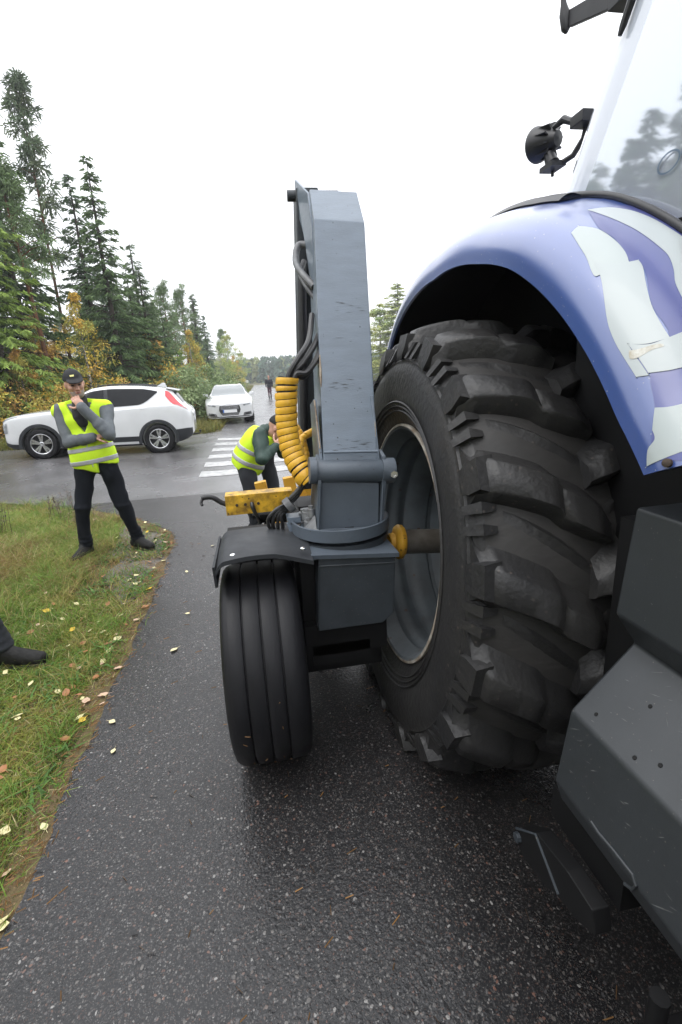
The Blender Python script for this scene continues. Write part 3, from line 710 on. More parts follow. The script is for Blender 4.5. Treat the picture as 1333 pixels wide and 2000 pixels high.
# lettering and tree line printed on the glass
def on_glass(y, z, off=.004): return Vector((cabx(z)-off-.002, y, z))
def ring(cy, cz, ry, rz, w_, a0=0, a1=360, n=40):
    mb = MB(); V = []; F = []
    for k in range(n+1):
        a = R(a0+(a1-a0)*k/n)
        for rr_ in (1, 1-w_): V.append(on_glass(cy+ry*rr_*math.cos(a), cz+rz*rr_*math.sin(a)))
    for k in range(n): F.append((2*k, 2*k+1, 2*k+3, 2*k+2))
    return mb.add(V, F)
M['letter'] = mat('letter_film', (.07, .11, .16), .3)
mb = ring(1.255, 2.135, .036, .026, .16); mb.build('letter_o', M['letter'], glassob)
mb = ring(1.185, 2.15, .034, .042, .16, -20, 200); mb.build('letter_arch', M['letter'], glassob)
# lamps on brackets behind the rear cab corner
CAM0 = Vector((0, 0, 1.66))
def far(mb, k):
    mb.v = [CAM0+(v-CAM0)*k for v in mb.v]; return mb
def work_lamp(base, aim, s, name):
    aim = Vector(aim).normalized(); rot = aim.to_track_quat('X', 'Z').to_matrix().to_4x4(); m4 = Matrix.Translation(base) @ rot
    mb = MB(); mb.lathe([(.065, .0005), (.065, .066), (.055, .072), (.04, .072), (.015, .064), (-.03, .044), (-.06, .030), (-.065, .0005)], 28, m4 @ Matrix.Scale(s, 4))
    for k in range(10):
        a = 2*math.pi*k/10
        mb.box((-.035, -.003, .030), (.03, .003, .0665), 0, m4 @ Matrix.Scale(s, 4) @ Matrix.Rotation(a, 4, 'X'))
    return far(mb, 1.15).build(name, M['black'], TR, 30), m4
L0 = Vector((1.052, 1.735, 2.367))
lamp, m4 = work_lamp(L0, (-.35, .93, .10), .74, 'work_lamp')
mb = MB(); mb.tube([L0+Vector((.0, -.02, -.05)), L0+Vector((.01, -.03, -.085)), L0+Vector((.01, -.05, -.105))], [.022, .028, .028], 12)
mb.box((L0.x-.028, L0.y-.10, L0.z-.125), (L0.x+.040, L0.y-.00, L0.z-.105)); mb.tube([L0+Vector((.02, -.03, -.10)), L0+Vector((.02, -.03, -.145))], .007, 8)
mb.tube([L0+Vector((.02, -.08, -.115)), L0+Vector((.05, -.13, -.10)), L0+Vector((.07, -.165, -.05)), L0+Vector((.075, -.175, .0))], .012, 8)
mb.box((L0.x+.01, L0.y-.235, L0.z-.015), (L0.x+.09, L0.y-.15, L0.z+.028), .004)
mb.tube([L0+Vector((0, -.05, .035)), L0+Vector((.015, -.10, .045)), L0+Vector((.03, -.155, .01))], [.010, .016, .012], 8)
mb.v = [L0+(v-L0)*.74 for v in mb.v]; far(mb, 1.15).build('lamp_bracket', M['black'], lamp, 30)
L1 = Vector((1.16, 1.80, 2.775))
lamp2, m4 = work_lamp(L1+Vector((-.03, .04, .165)), (-.3, .9, .25), .8, 'work_lamp')
mb = MB(); mb.prism([L1+Vector((-.01, .02, -.06)), L1+Vector((-.01, .02, .0)), L1+Vector((.03, -.20, -.045)), L1+Vector((.03, -.20, -.12))], (.022, 0, .0), .004)
mb.tube([L1+Vector((-.008, .028, -.075)), L1+Vector((-.01, .03, -.06)), L1+Vector((-.015, .035, -.01)), L1+Vector((-.02, .04, .03)), L1+Vector((-.03, .04, .12))], [.006, .018, .022, .012, .010], 10)
mb.box((L1.x+.02, L1.y-.27, L1.z-.13), (L1.x+.09, L1.y-.19, L1.z-.03), .004); mb.v = [L1+(v-L1)*.8 for v in mb.v]; far(mb, 1.15).build('lamp_bracket', M['black'], lamp2, 30)
mb = MB(); mb.tube([Vector((cabx(z)-.012, 1.70-(z-2.17)*.38, z)) for z in (2.56, 2.58, 2.7, 2.85)], [.006, .010, .014, .016], 8); mb.build('corner_trim', M['black'], TR)

# angular fuel tank and step cover in front of the wheel
prof = [(.883, 1.316), (.859, 1.036), (.924, .943), (.758, .765), (.729, .54), (.751, .471), (.95, .36), (1.35, .36), (1.35, 1.316)]
mb = MB(); mb.prism([(x, .98, z) for x, z in prof], (0, -2.1, 0), .010); tank = mb.build('fuel_tank', M['tank'], TR, 30)
mb = MB(); mb.tube([(.731, .83, .553), (.729, .80, .551), (.729, .75, .556), (.729, .69, .557), (.727, .678, .545), (.725, .683, .525), (.724, .703, .516)], .0040, 8); mb.build('pressed_loop', M['tank'], tank)
SN = Vector((-.731, 0, .682))
for q in ((.784, .916, .793), (.854, .831, .868), (.777, .777, .786), (.796, .728, .806)):
    mb = MB()
    for k in range(1): mb.lathe([(0, .0055), (.0012, .0045), (.0012, .0004)], 8, Matrix.Translation(Vector(q)+SN*.0005+Vector((.006*k, -.012*k, .0056*k))) @ SN.to_track_quat('X', 'Z').to_matrix().to_4x4() @ Matrix.Scale(1-.45*k, 4))
    mb.build('pitted_dent', M['blackmetal'], tank)
mb = MB(); rs = random.Random(9)
for i in range(110):
    y = rs.uniform(.30, .95); f = rs.random(); kd = rs.random()
    if kd < .45: a_, b_, n_ = Vector((.924, y, .943)), Vector((.758, y, .765)), SN
    elif kd < .8: a_, b_, n_ = Vector((.758, y, .765)), Vector((.729, y, .54)), Vector((-.99, 0, .13))
    else: a_, b_, n_ = Vector((.883, y, 1.316)), Vector((.859, y, 1.036)), Vector((-.99, 0, .09))
    p = a_.lerp(b_, .06+.88*f)+n_*.0006; t_ = (b_-a_).normalized(); an = rs.gauss(.2, .5); e = (Vector((0, 1, 0))*math.cos(an)+t_*math.sin(an))*rs.uniform(.002, .012)*(3 if rs.random() < .08 else 1); w_ = n_.cross(e).normalized()*rs.uniform(.0004, .0012)
    mb.add([p-e, p+w_, p+e, p-w_], [(0, 1, 2, 3)])
mb.build('scuffs', mat('pale_scuffs', (.16, .165, .165), .7, col2=(.08, .08, .08), nscale=50), tank, 0)['kind'] = 'stuff'
mb = MB()
mb.prism([(.70, 1.127, .193), (.70, 1.08, .26), (.70, 1.0, .33), (.70, .86, .36), (.70, .76, .36), (.70, .74, .30), (.70, .798, .262), (.70, .894, .23), (.70, .951, .19), (.70, 1.06, .165)], (.05, 0, 0), .005)
mb.box((.78, .76, .33), (1.0, 1.05, .44)); mb.build('step_bracket', M['blackmetal'], TR, 25)
mb = MB(); mb.tube([(.698, 1.10, .235), (.698, 1.0, .325), (.698, .88, .25)], .004, 6); mb.lathe([(0, .016), (-.012, .016), (-.012, .0005)], 8, Matrix.Translation((.70, 1.085, .215))); mb.build('bracket_edge', M['crane_d'], TR)
mb = MB(); mb.tube([(.72, .575, .20), (.72, .575, .37)], .02, 10); mb.box((.70, .50, .17), (.98, .62, .20), .006); mb.build('foot_step', M['blackmetal'], TR, 25)
# chassis, gearbox and axle under the cab
mb = MB(); mb.box((1.35, -2.4, .45), (2.05, 2.3, 1.2), .05); mb.box((1.05, 1.0, .62), (2.35, 2.6, 1.25), .1); mb.lathe([(-.1, .16), (1.5, .16)], 20, Matrix.Translation((1.15, 2.119, .84)), caps=True)
mb.box((.95, -1.0, .30), (2.45, 1.1, 1.25)); mb.box((1.25, 1.05, 1.1), (2.25, 1.5, 1.75)); mb.box((1.35, 2.3, .55), (2.0, 2.55, .8))
mb.build('chassis', M['blackmetal'], TR, 25)
mb = MB()
def liner(u, v):
    p = FEN(A0-8+(A1+8-A0)*u, 5.5, -.014); c = Vector((1.34, 2.119, .80)); return Vector((1.34, c.y+(p.y-c.y)*v, c.z+(p.z-c.z)*v)) if v < .999 else Vector((p.x, p.y, p.z))
mb.grid(liner, 60, 4); mb.grid(lambda u, v: FEN(A0+(A1-A0)*u, .3+v*5.2, -.018), 60, 24); mb.build('inner_fender', M['blackmetal'], TR)
mb = MB(); mb.box((1.05, .86, 1.12), (1.5, 1.02, 1.44), .02); mb.build('cab_mount', M['black'], TR)

# front end of the tractor, beside and behind the viewer
mb = MB(); mb.prism([(1.45, -.95, 1.05), (1.45, -.95, 1.78), (1.50, -.95, 1.9), (2.15, -.95, 1.9), (2.2, -.95, 1.78), (2.2, -.95, 1.05)], (0, -2.1, 0), .06); mb.build('bonnet', M['blue'], TR, 30)
def front_wheel(dx):
    o0 = ORG[TR]; c = wheel.copy(); COL.objects.link(c); c.parent = TR
    X = Matrix.Translation((dx, -1.35, .68)) @ Matrix.Scale(.72, 4) @ (Matrix.Rotation(math.pi, 4, 'Z') if dx > 1.5 else Matrix.Identity(4))
    c.matrix_basis = Matrix.Translation(-o0) @ X @ BACK @ Matrix.Translation(o0)
    for ch in wheel.children: d = ch.copy(); COL.objects.link(d); d.parent = c
front_wheel(.98); front_wheel(2.67)

# ------------------------------------------------------------------ crane trailer
CT = empty('crane_trailer', (.2, 2.4, 0), 'dark grey timber trailer carrying a folded loader crane beside the tractor tyre', 'trailer')
# small ribbed wheel
SM = Matrix.Translation((-.048, 1.985, .435)) @ Matrix.Diagonal((.95, .99, .99, 1))
def small_wheel(mtx, name='wheel'):
    W2 = .165
    prof = [(-.13, .22), (-.15, .24), (-.165, .30), (-.170, .35), (-.168, .395), (-.160, .418), (-.146, .430)]
    for a, b in ((-.136, -.080), (-.072, -.006), (.002, .066), (.074, .136)):
        r = lambda x: .440-.25*x*x
        prof += [(a, r(a)-.002), (a+.003, r(a)), ((a+b)/2, r((a+b)/2)+.001), (b-.003, r(b)), (b, r(b)-.002), (b+.0015, r(b)-.014), (b+.0065, r(b)-.014)]
    prof = prof[:-2]+[(.146, .430), (.160, .418), (.168, .395), (.170, .35), (.165, .30), (.15, .24), (.13, .22)]
    mb = MB(); mb.lathe([(-.13, .222), (-.12, .20), (-.05, .19), (-.04, .10), (-.06, .09), (-.06, .0005)], 48, mtx); mb.lathe([(.13, .222), (.12, .20), (.02, .19), (.01, .10), (.01, .0005)], 48, mtx)
    rim = mb.build(name, M['rimlip'], CT, 35)
    mb = MB(); mb.lathe(prof, 120, mtx); mb.build('tyre', M['rubber_wet'], rim, 40)
    return rim
sw = small_wheel(SM)
mb = MB(); rn = random.Random(12)
for i in range(16):
    a = R(rn.uniform(200, 280)); x = rn.uniform(-.12, .12); r_ = .4385
    p = SM @ Vector((x, r_*math.sin(a), r_*math.cos(a))); d = Vector((rn.gauss(0, 1), .2*rn.gauss(0, 1), rn.gauss(0, 1))).normalized()*rn.uniform(.006, .014)
    mb.tube([p-d, p+d*.1+Vector((0, -.001, 0)), p+d], .0011, 4)
mb.build('stuck_needles', mat('dead_needles', (.26, .14, .06), .7), sw, 60)
# mudguard: wavy plastic sheet over the wheel with a folded outer edge
def mud(u, v, off=0.):
    x = -.205+u*.385; y = 1.80+v*.42
    z = .985+.018*math.sin(math.pi*u*1.15)*(1-.6*v)-.030*max(0, u-.62)*2*(1-v)-.018*(v-.45)**2*2
    if u < .10: z -= .035*((.10-u)/.10)**2
    return Vector((x, y, z-off))
mb = MB(); mb.grid(lambda u, v: mud(u, v), 40, 14); mb.grid(lambda u, v: mud(u, v, .018), 40, 14)
for q in (0, 1): mb.grid(lambda u, v, q=q: mud(u, q, .018*v), 40, 1)
mb.grid(lambda u, v: mud(0, u, .018*v), 14, 1); mb.grid(lambda u, v: mud(1, u, .018*v), 14, 1)
mb.prism([(-.214, 1.80, .965), (-.206, 1.80, .965), (-.206, 1.86, .78), (-.206, 2.22, .80), (-.206, 2.22, .955), ][0:1]+[(-.214, 1.82, .87), (-.214, 2.2, .87), (-.214, 2.22, .955)], (.010, 0, 0))
mg = mb.build('mudguard', M['mudguard'], CT, 45)
mb = MB(); mb.lathe([(0, .013), (.006, .013), (.010, .006), (.010, .0004)], 10, Matrix.Translation((-.135, 1.85, .985)) @ Matrix.Rotation(R(-90), 4, 'Y'))
mb.lathe([(0, .013), (.006, .013), (.010, .006), (.010, .0004)], 10, Matrix.Translation((.145, 1.84, .985)) @ Matrix.Rotation(R(-90), 4, 'Y')); mb.build('guard_bolts', M['chrome'], mg)
# main frame
mb = MB()
mb.prism([(.205, 1.85, .935), (.535, 1.85, .905), (.520, 1.85, .64), (.470, 1.85, .60), (.185, 1.85, .60)], (0, .62, 0), .006)
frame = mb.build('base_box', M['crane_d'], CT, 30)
mb = MB(); mb.prism([(.175, 1.835, .955), (.175, 1.835, .935), (.20, 1.84, .934), (.545, 1.835, .906), (.545, 1.835, .924)], (0, .66, 0)); mb.build('deck_plate', M['crane_shaded'], CT, 30)
mb = MB(); mb.box((.10, 2.0, .30), (.50, 4.6, .58), .01); mb.box((.13, 1.90, .45), (.50, 2.0, .60)); mb.box((-.1, 1.93, .40), (.2, 2.0, .47)); mb.box((.16, 1.90, .40), (.42, 2.05, .50))
mb.build('main_beam', M['blackmetal'], CT, 30)
mb = MB(); mb.box((.13, 1.95, .50), (.20, 3.1, .95), .01); mb.box((-.18, 2.30, .72), (.18, 2.36, .95)); mb.build('wheel_bracket', M['blackmetal'], CT, 30)
# turntable
cx, cy = .345, 2.10
mb = MB(); T = Matrix.Translation((cx, cy, .93)) @ Matrix.Rotation(R(-90), 4, 'Y') @ Matrix.Rotation(0, 4, 'X')
mb.lathe([(.0, .215), (.028, .215), (.028, .10)], 64, T); mb.build('turntable_base', M['crane_d'], CT, 30)
mb = MB(); mb.lathe([(.030, .185), (.045, .19), (.048, .222), (.100, .222), (.102, .215), (.075, .19), (.075, .001)], 64, T); tt = mb.build('turntable', M['crane_shaded'], CT, 30)
mb = MB()
for k in range(12):
    a = R(30*k+10); mb.lathe([(.076, .012), (.090, .012), (.090, .0004)], 6, Matrix.Translation((cx+.2*math.cos(a), cy+.2*math.sin(a), .93)) @ Matrix.Rotation(R(-90), 4, 'Y'))
mb.build('turntable_bolts', M['hubsteel'], tt, 20)
# crane geometry tilts a little: t = up along the column, small lean to the right
def col_pt(x, y, z): return Vector((x+(z-1.02)*.075, y, z))
mb = MB(); mb.prism([col_pt(.235, 1.985, 1.005), col_pt(.500, 1.985, .985), col_pt(.492, 1.985, 1.195), col_pt(.240, 1.985, 1.225)], (.01, .24, .0), .004)
column = mb.build('column', M['crane_shaded'], CT, 30)
for x in (.222, .502):
    mb = MB(); mb.prism([col_pt(x, 1.975, 1.00), col_pt(x, 1.965, 1.22), col_pt(x, 1.99, 1.31), col_pt(x, 2.06, 1.33), col_pt(x, 2.15, 1.28), col_pt(x, 2.24, 1.0)], (.016, 0, 0), .003); mb.build('column_cheek', M['crane_shaded'], CT, 30)
mb = MB(); mb.box((.345, 1.981, .996), (.385, 1.99, 1.012)); mb.build('drain_hole', M['blackmetal'], column)
mb = MB(); mb.lathe([(0, .0005), (0, .046), (.008, .05), (.30, .05), (.308, .046), (.308, .0005)], 36, Matrix.Translation((.226, 2.01, 1.265)) @ Matrix.Rotation(R(4), 4, 'Y'))
pin = mb.build('pivot_barrel', M['crane_shaded'], CT, 35)
mb = MB(); mb.lathe([(0, .0005), (0, .056), (.028, .058), (.03, .0005)], 36, Matrix.Translation((.208, 2.005, 1.272)) @ Matrix.Rotation(R(4), 4, 'Y')); mb.build('pivot_boss', M['crane_shaded'], CT, 35); mb = MB()
mb.lathe([(0, .0005), (0, .055), (.055, .055), (.058, .05), (.058, .0005)], 36, Matrix.Translation((.520, 2.005, 1.246)) @ Matrix.Rotation(R(4), 4, 'Y')); mb.build('pivot_boss', M['crane_shaded'], CT, 35)
mb = MB(); mb.lathe([(0, .016), (-.010, .016), (-.010, .009), (-.004, .009), (-.004, .0005)], 6, Matrix.Translation((.562, 1.947, 1.238)) @ Matrix.Rotation(R(80), 4, 'Z')); mb.build('pivot_bolt', M['chrome'], CT, 20)
mb = MB()      # weld seams where column, cheeks and turntable meet
mb.tube([(.232, 1.978, 1.012), (.36, 1.978, 1.005), (.512, 1.978, .996)], .0055, 8); mb.tube([(.228, 1.972, 1.02), (.238, 1.966, 1.12), (.246, 1.966, 1.2)], .0035, 6); mb.tube([(.505, 1.972, 1.01), (.513, 1.966, 1.12), (.519, 1.966, 1.2)], .0035, 6); mb.build('column_welds', M['crane_shaded'], column)
mb = MB(); mb.tube([(.208, 1.848, .90), (.53, 1.848, .878)], .0035, 6); mb.tube([(.188, 1.848, .62), (.205, 1.848, .90)], .003, 6); mb.build('box_welds', M['crane_d'], frame)
# main boom: box section leaning back
def lerp(a, b, t): return Vector(a).lerp(Vector(b), t)
b0 = [Vector((.272, 2.005, 1.30)), Vector((.508, 2.005, 1.285)), Vector((.508, 2.26, 1.20)), Vector((.272, 2.26, 1.21))]
b1 = [Vector((.348, 2.40, 2.325)), Vector((.580, 2.40, 2.310)), Vector((.580, 2.63, 2.26)), Vector((.348, 2.63, 2.27))]
b2 = [Vector((.360, 2.57, 2.495)), Vector((.588, 2.57, 2.485)), Vector((.588, 2.72, 2.44)), Vector((.360, 2.72, 2.45))]
mb = MB()
V = b0+b1+b2; F = []
for k in range(2): F += [(k*4+i, k*4+(i+1) % 4, k*4+4+(i+1) % 4, k*4+4+i) for i in range(4)]
F += [(0, 3, 2, 1), (8, 9, 10, 11)]
bm = bmesh.new(); bv = [bm.verts.new(v) for v in V]
for f in F: bm.faces.new([bv[i] for i in f])
bmesh.ops.recalc_face_normals(bm, faces=bm.faces); bmesh.ops.bevel(bm, geom=list(bm.edges), offset=.006, segments=2, affect='EDGES', profile=.5)
bm.verts.index_update(); mb.add([v.co.copy() for v in bm.verts], [tuple(v.index for v in f.verts) for f in bm.faces]); bm.free()
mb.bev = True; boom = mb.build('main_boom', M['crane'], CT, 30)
# doubler plates and rib near the foot
for xa, xb, s in ((.258, .272, -1), (.508, .520, 1)):
    mb = MB(); mb.prism([(xa, 1.995, 1.22), (xa, 2.10, 1.56), (xa, 2.24, 1.53), (xa, 2.25, 1.20)], (xb-xa, 0, 0), .002); mb.build('foot_plate', M['crane'], boom, 30)
mb = MB(); mb.tube([(.276, 1.998, 1.345), (.506, 1.998, 1.332)], .006, 8); mb.tube([(.274, 1.99, 1.30), (.506, 1.99, 1.287)], .004, 6)
mb.build('weld_bead', M['crane'], boom)
mb = MB(); mb.tube([(.262, 2.01, 1.36), (.262, 2.10, 1.555)], .004, 6); mb.build('chipped_edge', M['weld'], boom)
def on_boom(t, u, off=.0015):      # point on the near face: t along the boom, u across
    a = b0[0].lerp(b1[0], t); b = b0[1].lerp(b1[1], t); return a.lerp(b, u)+Vector((0, -off, off*.4))
mb = MB(); mb.tube([on_boom(t, .012, 0.0) for t in (.30, .34, .38, .43)], [.002, .006, .005, .002], 6); mb.tube([on_boom(t, .985, 0.0) for t in (.10, .16, .24)], [.001, .003, .001], 6); mb.build('chipped_edge', M['weld'], boom)
mb = MB(); rs = random.Random(4)
for i in range(34):
    t = rs.choice([.28, .30, .05, .07, .5, .62])+rs.gauss(0, .015); u = rs.uniform(.1, .8); L_ = rs.uniform(.04, .22); h_ = rs.uniform(.0008, .0022)
    mb.add([on_boom(t, u), on_boom(t+h_*.6, u+L_*.5), on_boom(t+rs.uniform(-.004, .004), min(.97, u+L_)), on_boom(t-h_*.6, u+L_*.5)], [(0, 1, 2, 3)])
mb.build('scratches', mat('scratch_dirt', (.035, .033, .032), .8, col2=(.10, .095, .09), nscale=40), boom, 0)
# head plate reaching back to the knuckle pin
for x in (.336, .556):
    mb = MB(); mb.prism([(x+.006, 2.43, 2.30), (x+.014, 2.575, 2.480), (x-.016, 2.80, 2.61-.10*(x > .5)), (x-.018, 2.84, 2.52), (x-.006, 2.66, 2.33), (x, 2.52, 2.05), (x-.004, 2.40, 2.0), (x+.0, 2.41, 2.2)], (.010, 0, 0)); mb.build('head_plate', M['crane'], boom, 30)
mb = MB(); mb.lathe([(0, .0005), (0, .026), (.26, .026), (.26, .0005)], 24, Matrix.Translation((.276, 2.79, 2.535))); mb.build('knuckle_pin', M['crane_d'], CT, 35)
# outer boom folded down behind
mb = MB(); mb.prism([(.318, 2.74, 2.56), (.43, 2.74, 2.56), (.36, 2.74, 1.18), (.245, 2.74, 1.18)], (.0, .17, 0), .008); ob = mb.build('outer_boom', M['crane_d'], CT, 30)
mb = MB(); mb.box((.24, 2.735, 1.02), (.37, 2.93, 1.22), .01); mb.tube([(.262, 2.72, 1.22), (.32, 2.72, 2.2)], .022, 12); mb.build('boom_cylinder', M['black'], ob)
mb = MB(); mb.tube(catmull([(.335, 2.42, 2.05), (.285, 2.50, 2.13), (.275, 2.58, 2.20), (.30, 2.62, 2.27), (.36, 2.6, 2.26)], 6), .017, 10); mb.tube(catmull([(.34, 2.44, 2.0), (.30, 2.50, 2.08), (.295, 2.58, 2.14), (.32, 2.62, 2.2)], 6), .013, 10); mb.build('knuckle_hose', M['hosegrey'], CT)
# hose bundle and its yellow spiral guard
mb = MB()
hb = [(.305, 2.33, 1.92), (.265, 2.20, 1.80), (.205, 2.14, 1.725), (.165, 2.13, 1.665), (.150, 2.13, 1.60)]
for i in range(5):
    dx, dy = ((0, 0), (.024, .012), (.012, .03), (.040, -.004), (.032, .036))[i]
    mb.tube(catmull([(x+dx*(1.2-.15*k)+.03*(i % 3)*(k == 0), y+dy, z-.018*i*(k < 3)) for k, (x, y, z) in enumerate(hb)], 7), .0125, 9)
mb.build('hose_bundle', M['rubberhose'], CT)
gp = catmull([(.158, 2.13, 1.655), (.148, 2.13, 1.60), (.142, 2.13, 1.53), (.139, 2.13, 1.46), (.144, 2.12, 1.38), (.160, 2.10, 1.31), (.190, 2.07, 1.245), (.212, 2.06, 1.215)], 24)
def spiral(path, r, pitch, m, w_=.42, tight=None):
    mb = MB(); L = [0]
    for i in range(1, len(path)): L.append(L[-1]+(path[i]-path[i-1]).length)
    tot = L[-1]; n = int(tot/pitch*28)
    V = []; F = []; prof = 5
    a0 = None
    for i in range(n+1):
        s = tot*i/n; out = []
        for j in range(prof):
            sj = min(max(s+(j/(prof-1)-.5)*pitch*(.90 if tight is None else tight(s/tot)), 0), tot)
            k = max(0, min(len(path)-2, int(np.searchsorted(L, sj))-1)); t = (sj-L[k])/max(1e-6, L[k+1]-L[k])
            p = path[k].lerp(path[k+1], t); tg = (path[k+1]-path[k]).normalized()
            a = (Vector((0, 1, 0))-tg*tg.y).normalized(); b = tg.cross(a); th = 2*math.pi*s/pitch
            rr_ = r*(1+.045*(1-(2*j/(prof-1)-1)**2)-.0)*(1+.03*math.sin(s*90))
            V.append(p+(a*math.cos(th)+b*math.sin(th))*rr_)
    for i in range(n): F += [(i*prof+j, i*prof+j+1, (i+1)*prof+j+1, (i+1)*prof+j) for j in range(prof-1)]
    return mb.add(V, F)
guard = spiral(gp, .046, .030, None, tight=lambda t: .90 if not (.83 < t < .92 or .05 < t < .12) else .62).build('spiral_guard', M['yellow_wrap'], CT, 60, fix=False)
mb = MB(); mb.tube(gp, .040, 14); mb.build('guarded_hoses', M['rubberhose'], guard)
gp2 = catmull([(.155, 2.35, 1.50), (.18, 2.34, 1.44), (.21, 2.32, 1.38), (.222, 2.28, 1.30), (.215, 2.22, 1.22)], 16)
spiral(gp2, .021, .022, None).build('thin_spiral_guard', M['yellow_wrap'], CT, 60, fix=False)
gp3 = catmull([(.30, 2.32, 1.41), (.25, 2.28, 1.395), (.21, 2.25, 1.375), (.195, 2.2, 1.33), (.205, 2.15, 1.25)], 16)
spiral(gp3, .017, .030, None).build('thin_spiral_guard', M['yellow_wrap'], CT, 60, fix=False)
# hoses down at the column foot
mb = MB()
for i in range(6):
    a = .012*i
    mb.tube(catmull([(.195+a*.3, 2.08+a*.5, 1.215), (.175+a*.4, 2.10+a, 1.175+a*.2), (.125+.012*(i % 3), 2.12+a, 1.125-.012*(i//3)), (.105, 2.15+a, 1.09), (.11, 2.25+a, 1.06)], 6), .013, 9)
for i in range(4):
    d = .03*i
    mb.tube(catmull([(.11, 2.14, 1.10-.008*i), (.06+d*.2, 2.12, 1.085-.01*i), (.02+d*.7, 2.13, 1.04-.01*i), (.03+d*.6, 2.16, .985-.008*i), (.10, 2.2, .955)], 7), .0085, 8)
mb.build('control_hoses', M['rubberhose'], CT)
mb = MB(); mb.lathe([(0, .036), (.03, .036), (.03, .028), (0, .028)], 28, Matrix.Translation((.108, 2.11, 1.095)) @ Matrix.Rotation(R(-35), 4, 'Y'), closed=True); mb.build('hose_clamp', M['hosegrey'], CT)
mb = MB()
for i, (x, y, z, s) in enumerate(((.205, 2.06, 1.00, .030), (.195, 2.09, 1.035, .024), (.208, 2.04, 1.06, .016), (.19, 2.14, 1.02, .03))):
    mb.lathe([(0, s), (.035, s), (.037, s*.7), (.05, s*.7), (.05, .0005)], 16, Matrix.Translation((x, y, z)) @ Matrix.Rotation(R(-90), 4, 'Y'), caps=True)
mb.box((.205, 1.95, 1.005), (.228, 2.03, 1.02)); mb.prism([(.165, 2.0, 1.005), (.22, 1.97, 1.005), (.22, 1.99, 1.07)], (0, .03, 0)); mb.build('hydraulic_fittings', M['galv'], CT, 30)
mb = MB(); mb.prism([(.10, 2.1, 1.02), (.115, 2.1, 1.02), (.175, 2.1, .94), (.16, 2.1, .90), (.13, 2.1, .90)], (0, .02, 0), .002); mb.box((.105, 2.10, 1.02), (.165, 2.18, 1.045)); mb.build('hose_bracket', M['crane'], CT)
# yellow crossbeam, its drain hose, hook lever and the yellow frame behind
mb = MB(); mb.box((-.195, 2.60, .945), (.17, 2.70, 1.055), .004); cb = mb.build('cross_beam', M['yellow_dirty'], CT, 30)
mb = MB()
for x in (-.135, -.09, -.02): mb.lathe([(0, .008), (-.004, .008), (-.004, .0004)], 10, Matrix.Translation((x, 2.599, 1.0)) @ Matrix.Rotation(R(90), 4, 'Z'))
mb.build('beam_bolts', M['rust'], cb)
mb = MB(); mb.tube(catmull([(-.055, 2.60, 1.005), (-.053, 2.585, .99), (-.045, 2.585, .96), (-.03, 2.60, .92), (-.02, 2.66, .87)], 6), .011, 9); mb.build('drain_hose', M['rubberhose'], cb)
mb = MB(); mb.tube(catmull([(-.19, 2.64, 1.00), (-.22, 2.64, 1.015), (-.26, 2.64, 1.045), (-.30, 2.64, 1.05), (-.318, 2.64, 1.045)], 6), [.014]*24+[.012], 10); mb.tube([(-.315, 2.64, 1.045), (-.325, 2.63, 1.022), (-.318, 2.62, 1.012)], .008, 8); mb.build('hook_lever', M['black'], cb)
mb = MB(); mb.box((-.06, 2.62, .905), (.2, 2.68, .925)); mb.box((.0, 2.7, .62), (.45, 2.95, .93)); mb.tube([(-.02, 2.72, .88), (.1, 2.72, .88)], .03, 12); mb.build('valve_block', M['blackmetal'], CT, 30)
mb = MB(); mb.prism([(.06, 2.45, .92), (.10, 2.45, .92), (.155, 2.45, .80), (.145, 2.45, .74), (.06, 2.45, .80)], (0, .03, 0)); mb.build('frame_gusset', M['yellow'], CT)
YF = []
def bar(a, b, w_, name='bolster_post'):
    a = Vector(a); b = Vector(b); d = (b-a).normalized(); s = Vector((0, 1, 0)).cross(d).normalized()*w_*.5; e = Vector((0, w_*.7, 0))
    mb = MB(); mb.prism([a-s, a+s, b+s, b-s], e, .006); mb.build(name, M['yellow'], CT, 30)
bar((.05, 4.1, .45), (.0, 4.1, .80), .10); bar((.28, 4.0, .45), (.24, 4.0, .84), .10); bar((.30, 3.7, .98), (.42, 3.7, .72), .08); bar((-.12, 4.3, .62), (.8, 4.3, .62), .10, 'bolster_beam')
mb = MB(); mb.tube([(.22, 3.3, 1.30), (.34, 3.3, 1.20)], .05, 14); mb.build('slew_cylinder', M['black'], CT)
